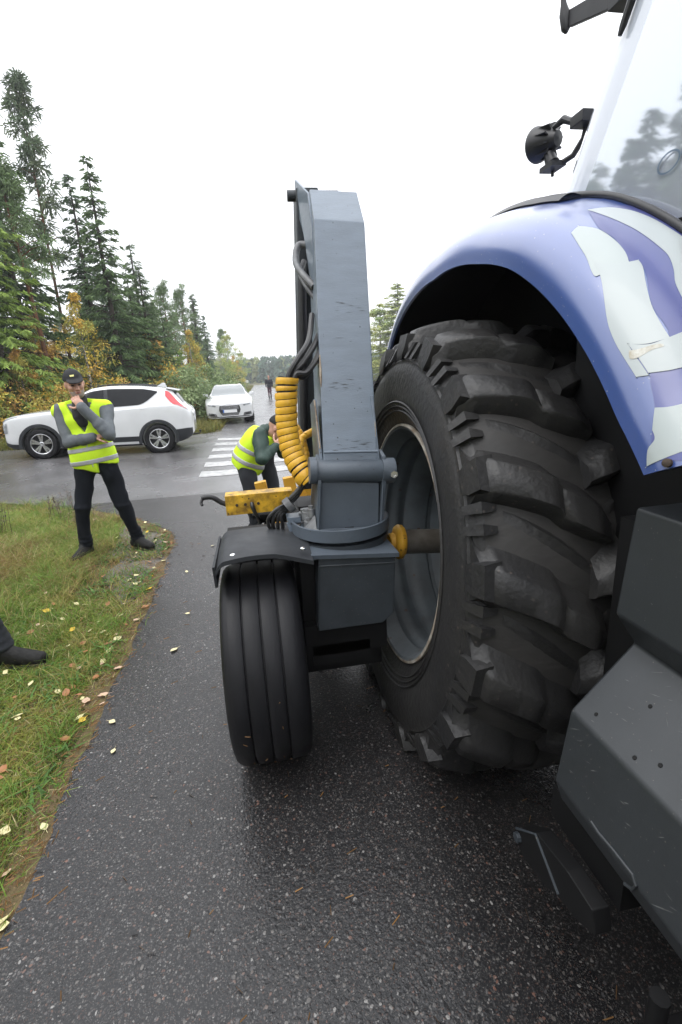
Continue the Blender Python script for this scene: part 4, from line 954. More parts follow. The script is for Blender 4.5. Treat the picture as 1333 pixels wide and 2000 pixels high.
# ------------------------------------------------------------------ people: one smooth surface from a distance field
class SDF:
    def __init__(s, lo, hi, h):
        s.lo = np.array(lo, float); s.h = h; s.n = np.ceil((np.array(hi)-s.lo)/h).astype(int)+1
        s.F = np.full(s.n, .2, np.float32)
        s.ax = [s.lo[i]+h*np.arange(s.n[i]) for i in range(3)]
    def _sl(s, lo, hi):
        a = np.maximum(0, np.floor((np.array(lo)-s.lo)/s.h).astype(int)); b = np.minimum(s.n, np.ceil((np.array(hi)-s.lo)/s.h).astype(int)+1)
        sl = tuple(slice(a[i], max(a[i], b[i])) for i in range(3))
        return sl, np.meshgrid(*[s.ax[i][sl[i]] for i in range(3)], indexing='ij')
    def _un(s, sl, d, k, sub=False):
        f = s.F[sl]
        if sub: d = -d; g = np.maximum(f, d); s.F[sl] = g; return
        if k > 0:
            hh = np.clip(.5+.5*(d-f)/k, 0, 1); s.F[sl] = d*(1-hh)+f*hh-k*hh*(1-hh)
        else: s.F[sl] = np.minimum(f, d)
    def cap(s, a, b, ra, rb=None, k=.02, sub=False, sq=None):
        a = np.array(a, float); b = np.array(b, float); rb = ra if rb is None else rb; m = max(ra, rb)+.06
        sl, (X, Y, Z) = s._sl(np.minimum(a, b)-m, np.maximum(a, b)+m)
        if X.size == 0: return
        ba = b-a; t = np.clip(((X-a[0])*ba[0]+(Y-a[1])*ba[1]+(Z-a[2])*ba[2])/max(1e-9, ba@ba), 0, 1)
        d = np.sqrt((X-a[0]-t*ba[0])**2+(Y-a[1]-t*ba[1])**2+(Z-a[2]-t*ba[2])**2)-(ra+(rb-ra)*t)
        s._un(sl, d, k, sub)
    def ell(s, c, r, rot=None, k=.02, sub=False):
        c = np.array(c, float); r = np.array(r, float); m = r.max()+.06
        sl, (X, Y, Z) = s._sl(c-m, c+m)
        if X.size == 0: return
        P = np.stack([X-c[0], Y-c[1], Z-c[2]], -1)
        if rot is not None: P = P @ np.array(rot)      # columns of rot are the local axes
        q = np.sqrt((P/r).__pow__(2).sum(-1)); g = np.sqrt((P/r**2).__pow__(2).sum(-1))
        d = np.where(g > 1e-6, q*(q-1)/np.maximum(g, 1e-6), -r.min())
        s._un(sl, d.astype(np.float32), k, sub)
    def clip(s, fn):      # keep where fn(X,Y,Z) <= 0
        X, Y, Z = np.meshgrid(*s.ax, indexing='ij', sparse=True); s.F = np.maximum(s.F, fn(X, Y, Z)).astype(np.float32)
    def wrinkle(s, amp, seed=0, f=30.):
        g = np.random.default_rng(seed); X, Y, Z = np.meshgrid(*s.ax, indexing='ij', sparse=True); n = 0
        for i in range(7):
            k = g.normal(0, 1, 3)*vec(.8, .8, 1.2); k = k/np.linalg.norm(k)*f*(.5+1.1*g.random()); w2_ = g.normal(0, f*.35, 3)
            n = n+np.sin(k[0]*X+k[1]*Y+k[2]*Z+g.random()*6+1.3*np.sin(w2_[0]*X+w2_[1]*Y+w2_[2]*Z))
        s.F = (s.F+np.where(np.abs(s.F) < .04, amp*n/2.2, 0)).astype(np.float32); return s
    def mesh(s):
        F = s.F; n = F.shape; ins = F < 0
        c = [F[i:n[0]-1+i, j:n[1]-1+j, k:n[2]-1+k] for i in (0, 1) for j in (0, 1) for k in (0, 1)]
        cnt = sum((x < 0).astype(np.int8) for x in c); act = (cnt > 0) & (cnt < 8)
        idx = -np.ones(act.shape, np.int64); cells = np.argwhere(act); idx[act] = np.arange(len(cells))
        C = np.stack([x[act] for x in c], 1)
        off = np.array([(i, j, k) for i in (0, 1) for j in (0, 1) for k in (0, 1)], float)
        acc = np.zeros((len(cells), 3)); w = np.zeros(len(cells))
        for a in range(8):
            for b in range(a+1, 8):
                if np.abs(off[a]-off[b]).sum() != 1: continue
                fa, fb = C[:, a], C[:, b]; x = (fa < 0) != (fb < 0); t = np.where(x, fa/np.where(x, fa-fb, 1), 0)
                acc += np.where(x[:, None], off[a]+(off[b]-off[a])*t[:, None], 0); w += x
        V = s.lo+s.h*(cells+acc/w[:, None])
        Q = []
        for ax in range(3):
            o = [1 if i == ax else 0 for i in range(3)]
            A = ins[:n[0]-o[0], :n[1]-o[1], :n[2]-o[2]]; B = ins[o[0]:, o[1]:, o[2]:]
            e = np.argwhere(A != B); u, v = [(1, 2), (2, 0), (0, 1)][ax]
            e = e[(e[:, u] > 0) & (e[:, v] > 0) & (e[:, u] < n[u]-1) & (e[:, v] < n[v]-1)]
            fl = A[e[:, 0], e[:, 1], e[:, 2]]
            du = np.zeros(3, int); du[u] = 1; dv = np.zeros(3, int); dv[v] = 1
            g = lambda d: idx[tuple((e-d).T)]
            q = np.stack([g(du+dv), g(dv), g(0*du), g(du)], 1); q[~fl] = q[~fl][:, ::-1]; Q.append(q)
        return V, np.concatenate(Q)
    def obj(s, name, m, parent, off=(0, 0, 0)):
        V, Q = s.mesh(); me = bpy.data.meshes.new(name); org = ORG.get(parent, Vector())
        V = V+np.array(off)-np.array(org)
        me.from_pydata(V.tolist(), [], Q.tolist()); me.polygons.foreach_set('use_smooth', [True]*len(me.polygons)); me.update()
        me.materials.append(m); o = bpy.data.objects.new(name, me); link(o, parent); ORG[o] = org; return o
def vec(*a): return np.array(a, float)
def nrm(v): return v/np.linalg.norm(v)
def basis(x, z): x = nrm(x); y = nrm(np.cross(z, x)); z = np.cross(x, y); return np.stack([x, y, z], 1)
def hand(S, wrist, d, palm_n, side, curl=.5, spread=.0):
    """five fingers on a palm: d points along the hand, palm_n out of the palm, side = +1/-1 where the thumb leaves"""
    d = nrm(d); palm_n = nrm(palm_n-d*(palm_n@d)); t = np.cross(d, palm_n)*side
    S.ell(wrist+d*.045, (.050, .038, .017), np.stack([d, t, palm_n], 1), .012)
    for i, (L, o) in enumerate(((.070, .030), (.080, .010), (.074, -.010), (.058, -.029))):
        p = wrist+d*.082+t*o; dir_ = nrm(d+t*o*spread*6); ang = curl*(.8+.1*i)
        for q, f in enumerate((.45, .32, .23)):
            ang2 = ang*(q+.6); dd = nrm(dir_*math.cos(ang2)+palm_n*math.sin(ang2)); e = p+dd*L*f
            S.cap(p, e, .0095-.0008*q, .0088-.0008*q, .004); p = e
    p = wrist+d*.022+t*.028
    for q, (L, a) in enumerate(((.042, .9), (.032, .6), (.026, .4))):
        dd = nrm(d*(.55+.25*q)+t*a+palm_n*.35); e = p+dd*L; S.cap(p, e, .0115-.001*q, .0105-.001*q, .006); p = e
def head(S, c, fwd, up, s=1.0, ears=True):
    B = basis(fwd, up); f, l, u = B[:, 0], B[:, 1], B[:, 2]; P = lambda a, b, z: c+(f*a+l*b+u*z)*s
    S.ell(P(-.012, 0, .03), np.array((.098, .076, .098))*s, B, .0)
    S.ell(P(.018, 0, -.035), np.array((.070, .060, .085))*s, B, .03)
    S.ell(P(.050, 0, -.088), np.array((.034, .034, .026))*s, B, .03)      # chin
    for q in (-1, 1):
        S.ell(P(.060, .036*q, -.020), np.array((.028, .024, .024))*s, B, .02)        # cheek
        S.cap(P(.080, .012*q, .022), P(.070, .048*q, .020), .012*s, .009*s, .012)     # brow
        if ears: S.ell(P(-.006, .077*q, -.005), np.array((.020, .009, .032))*s, B, .008)
        S.ell(P(.093, .030*q, .002), np.array((.016, .016, .010))*s, B, 0, sub=True)
    S.cap(P(.086, 0, .010), P(.108, 0, -.030), .010*s, .014*s, .012)      # nose
    for q in (-1, 1): S.ell(P(.094, .013*q, -.034), np.array((.012, .008, .009))*s, B, .006)
    S.cap(P(.088, -.018, -.058), P(.088, .018, -.058), .008*s, .008*s, .006); S.cap(P(.085, -.016, -.070), P(.085, .016, -.070), .008*s, None, .006)
    return P, B
def boot(S, ank, toe, r=.05, sole=None):
    a = vec(*ank); t = vec(*toe); d = nrm((t-a)*vec(1, 1, 0)); heel = a-d*.045; heel[2] = min(a[2]-.05, t[2]+.02)
    S.cap(a+vec(0, 0, .09), a, r*1.05, r*1.05, .0); S.cap(a, heel, r, r*.86, .02); S.cap(heel, t, r*.80, r*.84, .03); S.cap(a+d*.04-vec(0, 0, .02), t-d*.05+vec(0, 0, .015), r*.85, r*.72, .03)
def boot_pair(parent, legs, m, z0=(0, 0)):
    for (ank, toe), g in zip(legs, z0):
        lo = np.minimum(ank, toe)-.12; hi = np.maximum(ank, toe)+.16
        S = SDF(lo, hi, .007); boot(S, ank, toe); S.clip(lambda X, Y, Z, g=g: (g-Z)+0*X+0*Y); b = S.obj('boot', m, parent)
        a = vec(*ank); t = vec(*toe); d = nrm((t-a)*vec(1, 1, 0)); n = vec(-d[1], d[0], 0); mb = MB(); pts = []
        L = np.linalg.norm((t-a)[:2])
        for u, w_ in ((-.085, .022), (-.06, .042), (0, .043), (L*.6, .046), (L*.95, .045), (L+.035, .022)):
            pts.append((u, w_))
        poly = [tuple(a[:2]+d[:2]*u+n[:2]*w_)+(g,) for u, w_ in pts]+[tuple(a[:2]+d[:2]*u-n[:2]*w_)+(g,) for u, w_ in pts[::-1]]
        mb.prism(poly, (0, 0, .022), .004); mb.build('sole', M['black'], b, 30)

# --- the man in front, hand at his mouth
gz = .0
PN = empty('person', (-1.56, 5.0, 0), 'man in yellow vest over grey sweater, standing on the verge with hand to mouth', 'person')
hipR, hipL = vec(-1.64, 5.0, .93), vec(-1.45, 5.0, .935); kneeR, kneeL = vec(-1.735, 4.96, .53), vec(-1.365, 5.0, .51); ankR, ankL = vec(-1.80, 5.02, .11), vec(-1.315, 5.10, .115)
toeR, toeL = vec(-1.845, 4.84, .045), vec(-1.175, 5.00, .045)
shR, shL = vec(-1.765, 5.0, 1.44), vec(-1.375, 5.03, 1.455); elR, elL = vec(-1.715, 4.90, 1.17), vec(-1.335, 4.83, 1.225); wrR, wrL = vec(-1.475, 4.825, 1.205), vec(-1.505, 4.79, 1.485)
neck = vec(-1.575, 4.99, 1.50); hc = vec(-1.585, 4.955, 1.685); fwd = nrm(vec(.42, -.90, -.14)); upv = nrm(vec(-.10, -.08, 1))
S = SDF((-1.95, 4.70, 1.05), (-1.15, 5.25, 1.90), .0055)
P, B = head(S, hc, fwd, upv); S.cap(hc-upv*.06-fwd*.02, neck-vec(0, 0, .08), .055, .06, .03)
S.ell((-1.57, 5.01, 1.30), (.15, .09, .17), None, .05); S.cap(shR, shL, .06, .06, .05)
S.cap(shR, elR, .045, .040, .02); S.cap(elR, wrR, .038, .030, .02); S.cap(shL, elL, .045, .04, .02); S.cap(elL, wrL, .038, .030, .02)
hand(S, wrL, vec(-.12, .07, .16), vec(-.2, .9, .1), 1, .55, .05)
hand(S, wrR, vec(.14, .09, .01), vec(-.1, .3, -.9), -1, .5)
S.obj('body', M['skin'], PN)
for q in (-1, 1):
    mb = MB(); mb.tube([P(.086, .040*q, .003), P(.091, .030*q, .005), P(.090, .020*q, .003)], .0055, 6); mb.build('eye', M['eye'], PN)
    mb = MB(); mb.tube([P(.088, .050*q, .026), P(.096, .032*q, .030), P(.095, .014*q, .026)], [.003, .005, .003], 6); mb.build('eyebrow', M['stubble'], PN)
mb = MB(); mb.tube([P(.086, -.024, -.064), P(.098, 0, -.062), P(.086, .024, -.064)], [.003, .006, .003], 8); mb.build('mouth', M['lip'], PN)
S = SDF(hc-.16, hc+.16, .006)      # short grey beard
S.ell(P(.020, 0, -.040), (.072, .063, .086), B, 0); S.ell(P(.052, 0, -.090), (.036, .037, .028), B, .03); S.ell(P(.07, 0, -.045), (.034, .022, .022), B, 0, sub=True)
S.clip(lambda X, Y, Z: ((X-hc[0])*upv[0]+(Y-hc[1])*upv[1]+(Z-hc[2])*upv[2])+.058)
S.obj('beard', M['stubble'], PN)
S = SDF(hc-.2, hc+.24, .0065)      # cap with peak
S.ell(P(-.010, 0, .035), (.107, .085, .104), B, 0); S.clip(lambda X, Y, Z: -(((X-hc[0])*upv[0]+(Y-hc[1])*upv[1]+(Z-hc[2])*upv[2])-.038))
S.ell(P(.098, 0, .047), (.075, .072, .011), basis(fwd-upv*.25, upv), .012); S.cap(P(-.01, 0, .138), P(-.01, 0, .140), .009, None, .004)
capo = S.obj('cap', M['cap'], PN)
mb = MB(); mb.grid(lambda u, v: Vector(P(-.010+.1085*math.cos((u-.5)*.5)*math.cos(.45+v*.16), -.01+.086*math.sin((u-.5)*.42), .035+.106*math.sin(.45+v*.16))), 10, 4); mb.build('cap_emblem', M['capmark'], capo)
S = SDF((-1.98, 4.66, .85), (-1.15, 5.22, 1.56), .0085)      # grey sweater
S.ell((-1.565, 5.01, 1.31), (.185, .115, .20), None, 0); S.cap(shR, shL, .068, .068, .05); S.ell((-1.56, 5.0, 1.10), (.17, .115, .18), None, .06)
S.cap(shR, elR, .066, .056, .025); S.cap(elR, wrR, .055, .044, .02); S.cap(shL, elL, .066, .056, .025); S.cap(elL, wrL, .055, .042, .02)
for f in (.15, .3, .55): S.ell(elR+(wrR-elR)*f, (.058, .058, .058), None, .006)
for f in (.2, .4): S.ell(elL+(wrL-elL)*f, (.056, .056, .056), None, .006)
S.wrinkle(0.0055, 1).obj('sweater', M['greyshirt'], PN)
S = SDF(neck-.2, neck+.2, .007); S.cap(neck-vec(0, 0, .11)-vec(0, .06, 0), neck+vec(0, -.01, .045), .075, .066, .0); S.cap(neck-vec(-.02, .07, .16), neck-vec(-.01, .05, .03), .06, .066, .02); S.obj('collar', M['darkshirt'], PN)
def vest(S): 
    S.ell((-1.567, 5.0, 1.32), (.200, .132, .20), None, 0); S.cap(shR+vec(-.02, 0, .015), neck+vec(-.05, 0, -.02), .066, .07, .05); S.cap(shL+vec(.0, 0, .012), neck+vec(.05, 0, -.02), .066, .07, .05)
    S.ell((-1.56, 4.995, 1.10), (.205, .142, .22), None, .06); S.ell((-1.55, 4.995, .97), (.215, .146, .17), None, .06)
S = SDF((-1.90, 4.78, .80), (-1.22, 5.24, 1.60), .0085); vest(S)
S.ell(elL+vec(.03, -.02, .0), (.06, .09, .06), None, 0, sub=True)
S.clip(lambda X, Y, Z: np.where(X < -1.50, .885+.02*np.sin(X*14), .955-.035*(X+1.5)/.25)-Z+0*Y)      # hem, lower on the viewer's left flap
S.clip(lambda X, Y, Z: np.where((Y < 4.98), (Z-1.245)*.42-np.abs(X+1.555-(Z-1.25)*-.10), -1.))      # V neck
S.cap(shR+vec(-.07, -.05, -.10), shR+vec(-.11, .05, -.20), .06, .08, 0, sub=True); S.cap(shL+vec(.04, -.03, -.02), shL+vec(.06, 0, -.2), .055, .08, 0, sub=True)
v = S.wrinkle(.004, 5, 22).obj('vest', M['hivis'], PN)
def tape(name, zc, hw, off, S0fn, lo, hi, parent, tilt=0.):
    S = SDF(lo, hi, .007); S0fn(S); S.wrinkle(.004, 5, 22); S.F -= off
    S.clip(lambda X, Y, Z: np.abs(Z-zc-tilt*(X+1.56))-hw+0*Y); return S.obj(name, M['reflective'], parent)
tape('reflective_band', .975, .022, .005, vest, (-1.86, 4.80, .88), (-1.25, 5.2, 1.10), v, .12)
tape('reflective_band', 1.095, .020, .005, vest, (-1.86, 4.80, 1.0), (-1.25, 5.2, 1.2), v, .12)
mb = MB(); mb.tube([(-1.553, 4.862, 1.24), (-1.55, 4.853, 1.10), (-1.53, 4.85, .93)], .004, 6); mb.build('vest_zip', M['reflective'], v)
S = SDF((-1.98, 4.8, .07), (-1.15, 5.3, 1.06), .0085)      # jeans
S.ell((-1.545, 5.0, .965), (.17, .115, .12), None, 0)
for h_, k_, a_ in ((hipR, kneeR, ankR), (hipL, kneeL, ankL)):
    S.cap(h_, k_, .098, .072, .035); S.cap(k_, a_, .070, .055, .02)
    for f in (.75, .86, .97): S.ell(k_+(a_-k_)*f, (.064, .066, .022), None, .010)
    S.ell(k_+vec(0, -.01, 0), (.074, .076, .03), None, .012)
S.wrinkle(0.006, 2).obj('trousers', M['jeans'], PN)
boot_pair(PN, ((ankR, toeR), (ankL, toeL)), M['boot'], (.0, .0))

# --- the man bending over the trailer
PB = empty('person', (0, 5.25, 0), 'man in dark cap, yellow vest and green jacket bending down behind the yellow beam', 'person')
hR, hL = vec(-.13, 5.15, .80), vec(.08, 5.38, .80); kR, kL = vec(-.10, 5.10, .42), vec(.14, 5.33, .42); aR, aL = vec(-.10, 5.22, .11), vec(.10, 5.42, .11)
chest = vec(.03, 5.15, 1.03); sR, sL = vec(.045, 5.00, 1.09), vec(.10, 5.38, 1.10); eR, eL = vec(.045, 4.84, .88), vec(.28, 5.30, .86); wR, wL = vec(.20, 4.93, .985), vec(.42, 5.15, .92)
hb_ = vec(.238, 5.08, 1.15); fb = nrm(vec(.80, -.25, -.50)); ub = nrm(vec(.42, -.1, .85))
S = SDF((-.35, 4.72, .55), (.62, 5.62, 1.40), .007)
P, B = head(S, hb_, fb, ub); S.cap(hb_-ub*.06-fb*.03, (.10, 5.16, 1.10), .056, .065, .03)
S.ell((.0, 5.2, .95), (.14, .14, .14), None, .04); S.cap(sR, eR, .045, .04, .02); S.cap(eR, wR, .038, .03, .02); S.cap(sL, eL, .045, .04, .02); S.cap(eL, wL, .038, .03, .02); S.cap((.0, 5.2, .95), sR, .06, .05, .03); S.cap((.0, 5.2, .95), sL, .06, .05, .03)
hand(S, wR, vec(.10, .02, .12), vec(.3, .6, .2), 1, .6); hand(S, wL, vec(.12, -.05, .03), vec(0, 0, -1), -1, .6)
S.obj('body', M['skin'], PB)
S = SDF(hb_-.2, hb_+.22, .008); S.ell(P(-.010, 0, .035), (.107, .086, .104), B, 0); S.clip(lambda X, Y, Z: -(((X-hb_[0])*ub[0]+(Y-hb_[1])*ub[1]+(Z-hb_[2])*ub[2])-.030)); S.ell(P(.098, 0, .042), (.070, .070, .011), basis(fb-ub*.2, ub), .012); S.obj('cap', M['cap'], PB)
tors = basis(vec(.36, -.08, .55), vec(-.5, 0, .5))
def btorso(S, g): S.ell((-.055, 5.24, .92), np.array((.25, .20, .135))+g, tors, .0); S.ell((.05, 5.18, 1.03), np.array((.15, .205, .13))+g, tors, .06); S.ell((-.10, 5.26, .80), np.array((.15, .17, .15))+g, tors, .06)
S = SDF((-.45, 4.68, .55), (.55, 5.66, 1.34), .009); btorso(S, -.01)
S.cap(sR, eR, .075, .062, .03); S.cap(eR, wR, .060, .045, .02); S.cap(sL, eL, .07, .06, .03); S.cap(eL, wL, .06, .045, .02); S.cap((.08, 5.16, 1.07), (.15, 5.14, 1.13), .085, .072, .03)
for f in (.3, .5, .7): S.ell(sR+(eR-sR)*f, (.076, .05, .07), None, .008)
for f in (.15, .35, .6): S.ell(eR+(wR-eR)*f, (.05, .062, .062), None, .006)
S.wrinkle(0.0065, 3).obj('jacket', M['greenjacket'], PB)
def bvest(S):
    btorso(S, .020); S.ell((-.10, 5.26, .77), np.array((.16, .185, .15)), tors, .05)
S = SDF((-.46, 4.78, .50), (.5, 5.7, 1.36), .009); bvest(S)
S.cap(sR+vec(.0, -.08, .0), sR+vec(-.05, -.12, -.08), .12, .12, 0, sub=True)
tn = nrm(vec(.40, -.08, .75))
S.clip(lambda X, Y, Z: -((X+.05)*tn[0]+(Y-5.25)*tn[1]+(Z-.68)*tn[2])); S.clip(lambda X, Y, Z: ((X-.115)*tn[0]+(Y-5.16)*tn[1]+(Z-1.10)*tn[2]))
vb = S.wrinkle(.004, 6, 22).obj('vest', M['hivis'], PB)
for o_ in (.10, .225):
    S = SDF((-.46, 4.78, .50), (.5, 5.7, 1.36), .009); bvest(S); S.wrinkle(.004, 6, 22); S.F -= .006
    S.cap(sR+vec(.0, -.08, .0), sR+vec(-.05, -.12, -.08), .12, .12, 0, sub=True)
    S.clip(lambda X, Y, Z: np.abs((X+.05)*tn[0]+(Y-5.25)*tn[1]+(Z-.68)*tn[2]-o_)-.024); S.obj('reflective_band', M['reflective'], vb)
S = SDF((-.40, 4.9, .06), (.40, 5.68, .98), .009); S.ell((-.06, 5.27, .80), (.15, .18, .13), None, 0)
for h_, k_, a_ in ((hR, kR, aR), (hL, kL, aL)): S.cap(h_, k_, .10, .075, .03); S.cap(k_, a_, .072, .058, .02); S.ell(k_+(a_-k_)*.85, (.066, .066, .025), None, .01)
S.wrinkle(0.006, 2).obj('trousers', M['workpants'], PB)
boot_pair(PB, ((aR, vec(.03, 5.10, .045)), (aL, vec(.25, 5.34, .045))), M['boot'])

# --- the man whose leg reaches in at the left edge, standing side on
PL = empty('person', (-1.790, 3.05, 0), 'person at the left edge, only a trouser leg and worn boot in view', 'person')
o = vec(-1.640, 3.04, 0)
hR, hL = vec(-1.870, 2.98, .92), vec(-1.920, 3.18, .92); kR, kL = vec(-1.740, 2.98, .50), vec(-1.960, 3.22, .50); aR, aL = vec(-1.675, 2.985, .125), vec(-2.040, 3.25, .115)
S = SDF((-2.340, 2.7, .85), (-1.560, 3.5, 1.90), .009); hl = vec(-1.910, 3.08, 1.66)
P, B = head(S, hl, nrm(vec(.8, .5, -.1)), vec(0, 0, 1)); S.cap(hl-vec(0, 0, .06), (-1.920, 3.08, 1.4), .055, .065, .03); S.ell((-1.920, 3.08, 1.25), (.10, .15, .22), None, .05)
for q in (-1, 1): hand(S, vec(-1.890, 3.08+.27*q, .90), vec(.05, 0, -1), vec(.2, -q, 0), q, .4); S.cap((-1.920, 3.08+.21*q, 1.42), (-1.940, 3.08+.26*q, 1.15), .045, .04, .03); S.cap((-1.940, 3.08+.26*q, 1.15), (-1.890, 3.08+.27*q, .90), .038, .03, .02)
S.obj('body', M['skin'], PL)
S = SDF((-2.340, 2.65, .80), (-1.560, 3.52, 1.60), .011); S.ell((-1.920, 3.08, 1.27), (.14, .19, .24), None, 0); S.ell((-1.910, 3.08, 1.0), (.14, .18, .2), None, .06)
for q in (-1, 1): S.cap((-1.920, 3.08+.20*q, 1.43), (-1.940, 3.08+.26*q, 1.15), .07, .06, .03); S.cap((-1.940, 3.08+.26*q, 1.15), (-1.890, 3.08+.27*q, .93), .058, .048, .02)
S.wrinkle(0.0065, 3).obj('jacket', M['workpants'], PL)
S = SDF(hl-.2, hl+.22, .010); S.ell(P(-.015, 0, .035), (.106, .086, .10), B, 0); S.clip(lambda X, Y, Z: -(Z-hl[2]-.02)+0*X+0*Y); S.obj('cap', M['cap'], PL)
S = SDF((-2.240, 2.8, .07), (-1.540, 3.4, 1.06), .0085); S.ell((-1.895, 3.08, .94), (.13, .17, .12), None, 0)
for h_, k_, a_ in ((hR, kR, aR), (hL, kL, aL)):
    S.cap(h_, k_, .095, .075, .03); S.cap(k_, a_+vec(0, 0, .04), .072, .066, .02)
    for f in (.55, .68, .8, .93): S.ell(k_+(a_-k_)*f, (.074, .074, .024), None, .010)
S.wrinkle(0.006, 2).obj('trousers', M['workpants'], PL)
boot_pair(PL, ((aR, vec(-1.455, 2.96, .048)), (aL, vec(-1.840, 3.30, .048))), M['boot'])

# --- the walker far down the path
PF = empty('person', (1.46, 40, 0), 'distant walker in dark jacket coming along the far path', 'person')
o = vec(1.46, 40, 0)
S = SDF(o+vec(-.4, -.4, .6), o+vec(.4, .4, 1.9), .018); P, B = head(S, o+vec(0, 0, 1.66), vec(0, -1, 0), vec(0, 0, 1)); S.cap(o+vec(0, 0, 1.6), o+vec(0, 0, 1.4), .055, .06, .03); S.ell(o+vec(0, 0, 1.2), (.14, .09, .25), None, .05)
for q in (-1, 1): S.cap(o+vec(.19*q, 0, 1.42), o+vec(.25*q, 0, 1.15), .045, .04, .03); S.cap(o+vec(.25*q, 0, 1.15), o+vec(.25*q, -.08, .9), .04, .03, .02); hand(S, o+vec(.25*q, -.08, .9), vec(0, 0, -1), vec(-q, 0, 0), 1, .4)
S.obj('body', M['skin'], PF)
S = SDF(o+vec(-.4, -.3, .7), o+vec(.4, .3, 1.6), .018); S.ell(o+vec(0, 0, 1.25), (.20, .13, .25), None, 0); S.ell(o+vec(0, 0, .98), (.19, .13, .18), None, .06)
for q in (-1, 1): S.cap(o+vec(.2*q, 0, 1.42), o+vec(.26*q, 0, 1.15), .075, .065, .03); S.cap(o+vec(.26*q, 0, 1.15), o+vec(.25*q, -.07, .93), .06, .05, .02)
S.wrinkle(0.0065, 3).obj('jacket', M['darkcloth'], PF)
S = SDF(o+vec(-.3, -.3, .05), o+vec(.3, .4, 1.0), .018); S.ell(o+vec(0, 0, .92), (.16, .11, .1), None, 0)
for q in (-1, 1): S.cap(o+vec(.09*q, 0, .88), o+vec(.08*q, -.05*q, .5), .09, .07, .03); S.cap(o+vec(.08*q, -.05*q, .5), o+vec(.08*q, .10*q, .12), .065, .055, .02)
S.wrinkle(0.006, 2).obj('trousers', M['maroon'], PF)
boot_pair(PF, ((o+vec(-.08, -.1, .1), o+vec(-.08, -.28, .045)), (o+vec(.08, .1, .1), o+vec(.08, -.08, .045))), M['boot'])
S = SDF(o+vec(-.15, -.15, 1.6), o+vec(.15, .15, 1.85), .014); S.ell(P(-.02, 0, .035), (.10, .082, .095), B, 0); S.clip(lambda X, Y, Z: -(Z-1.68)+0*X+0*Y); S.obj('hair', M['stubble'], PF)
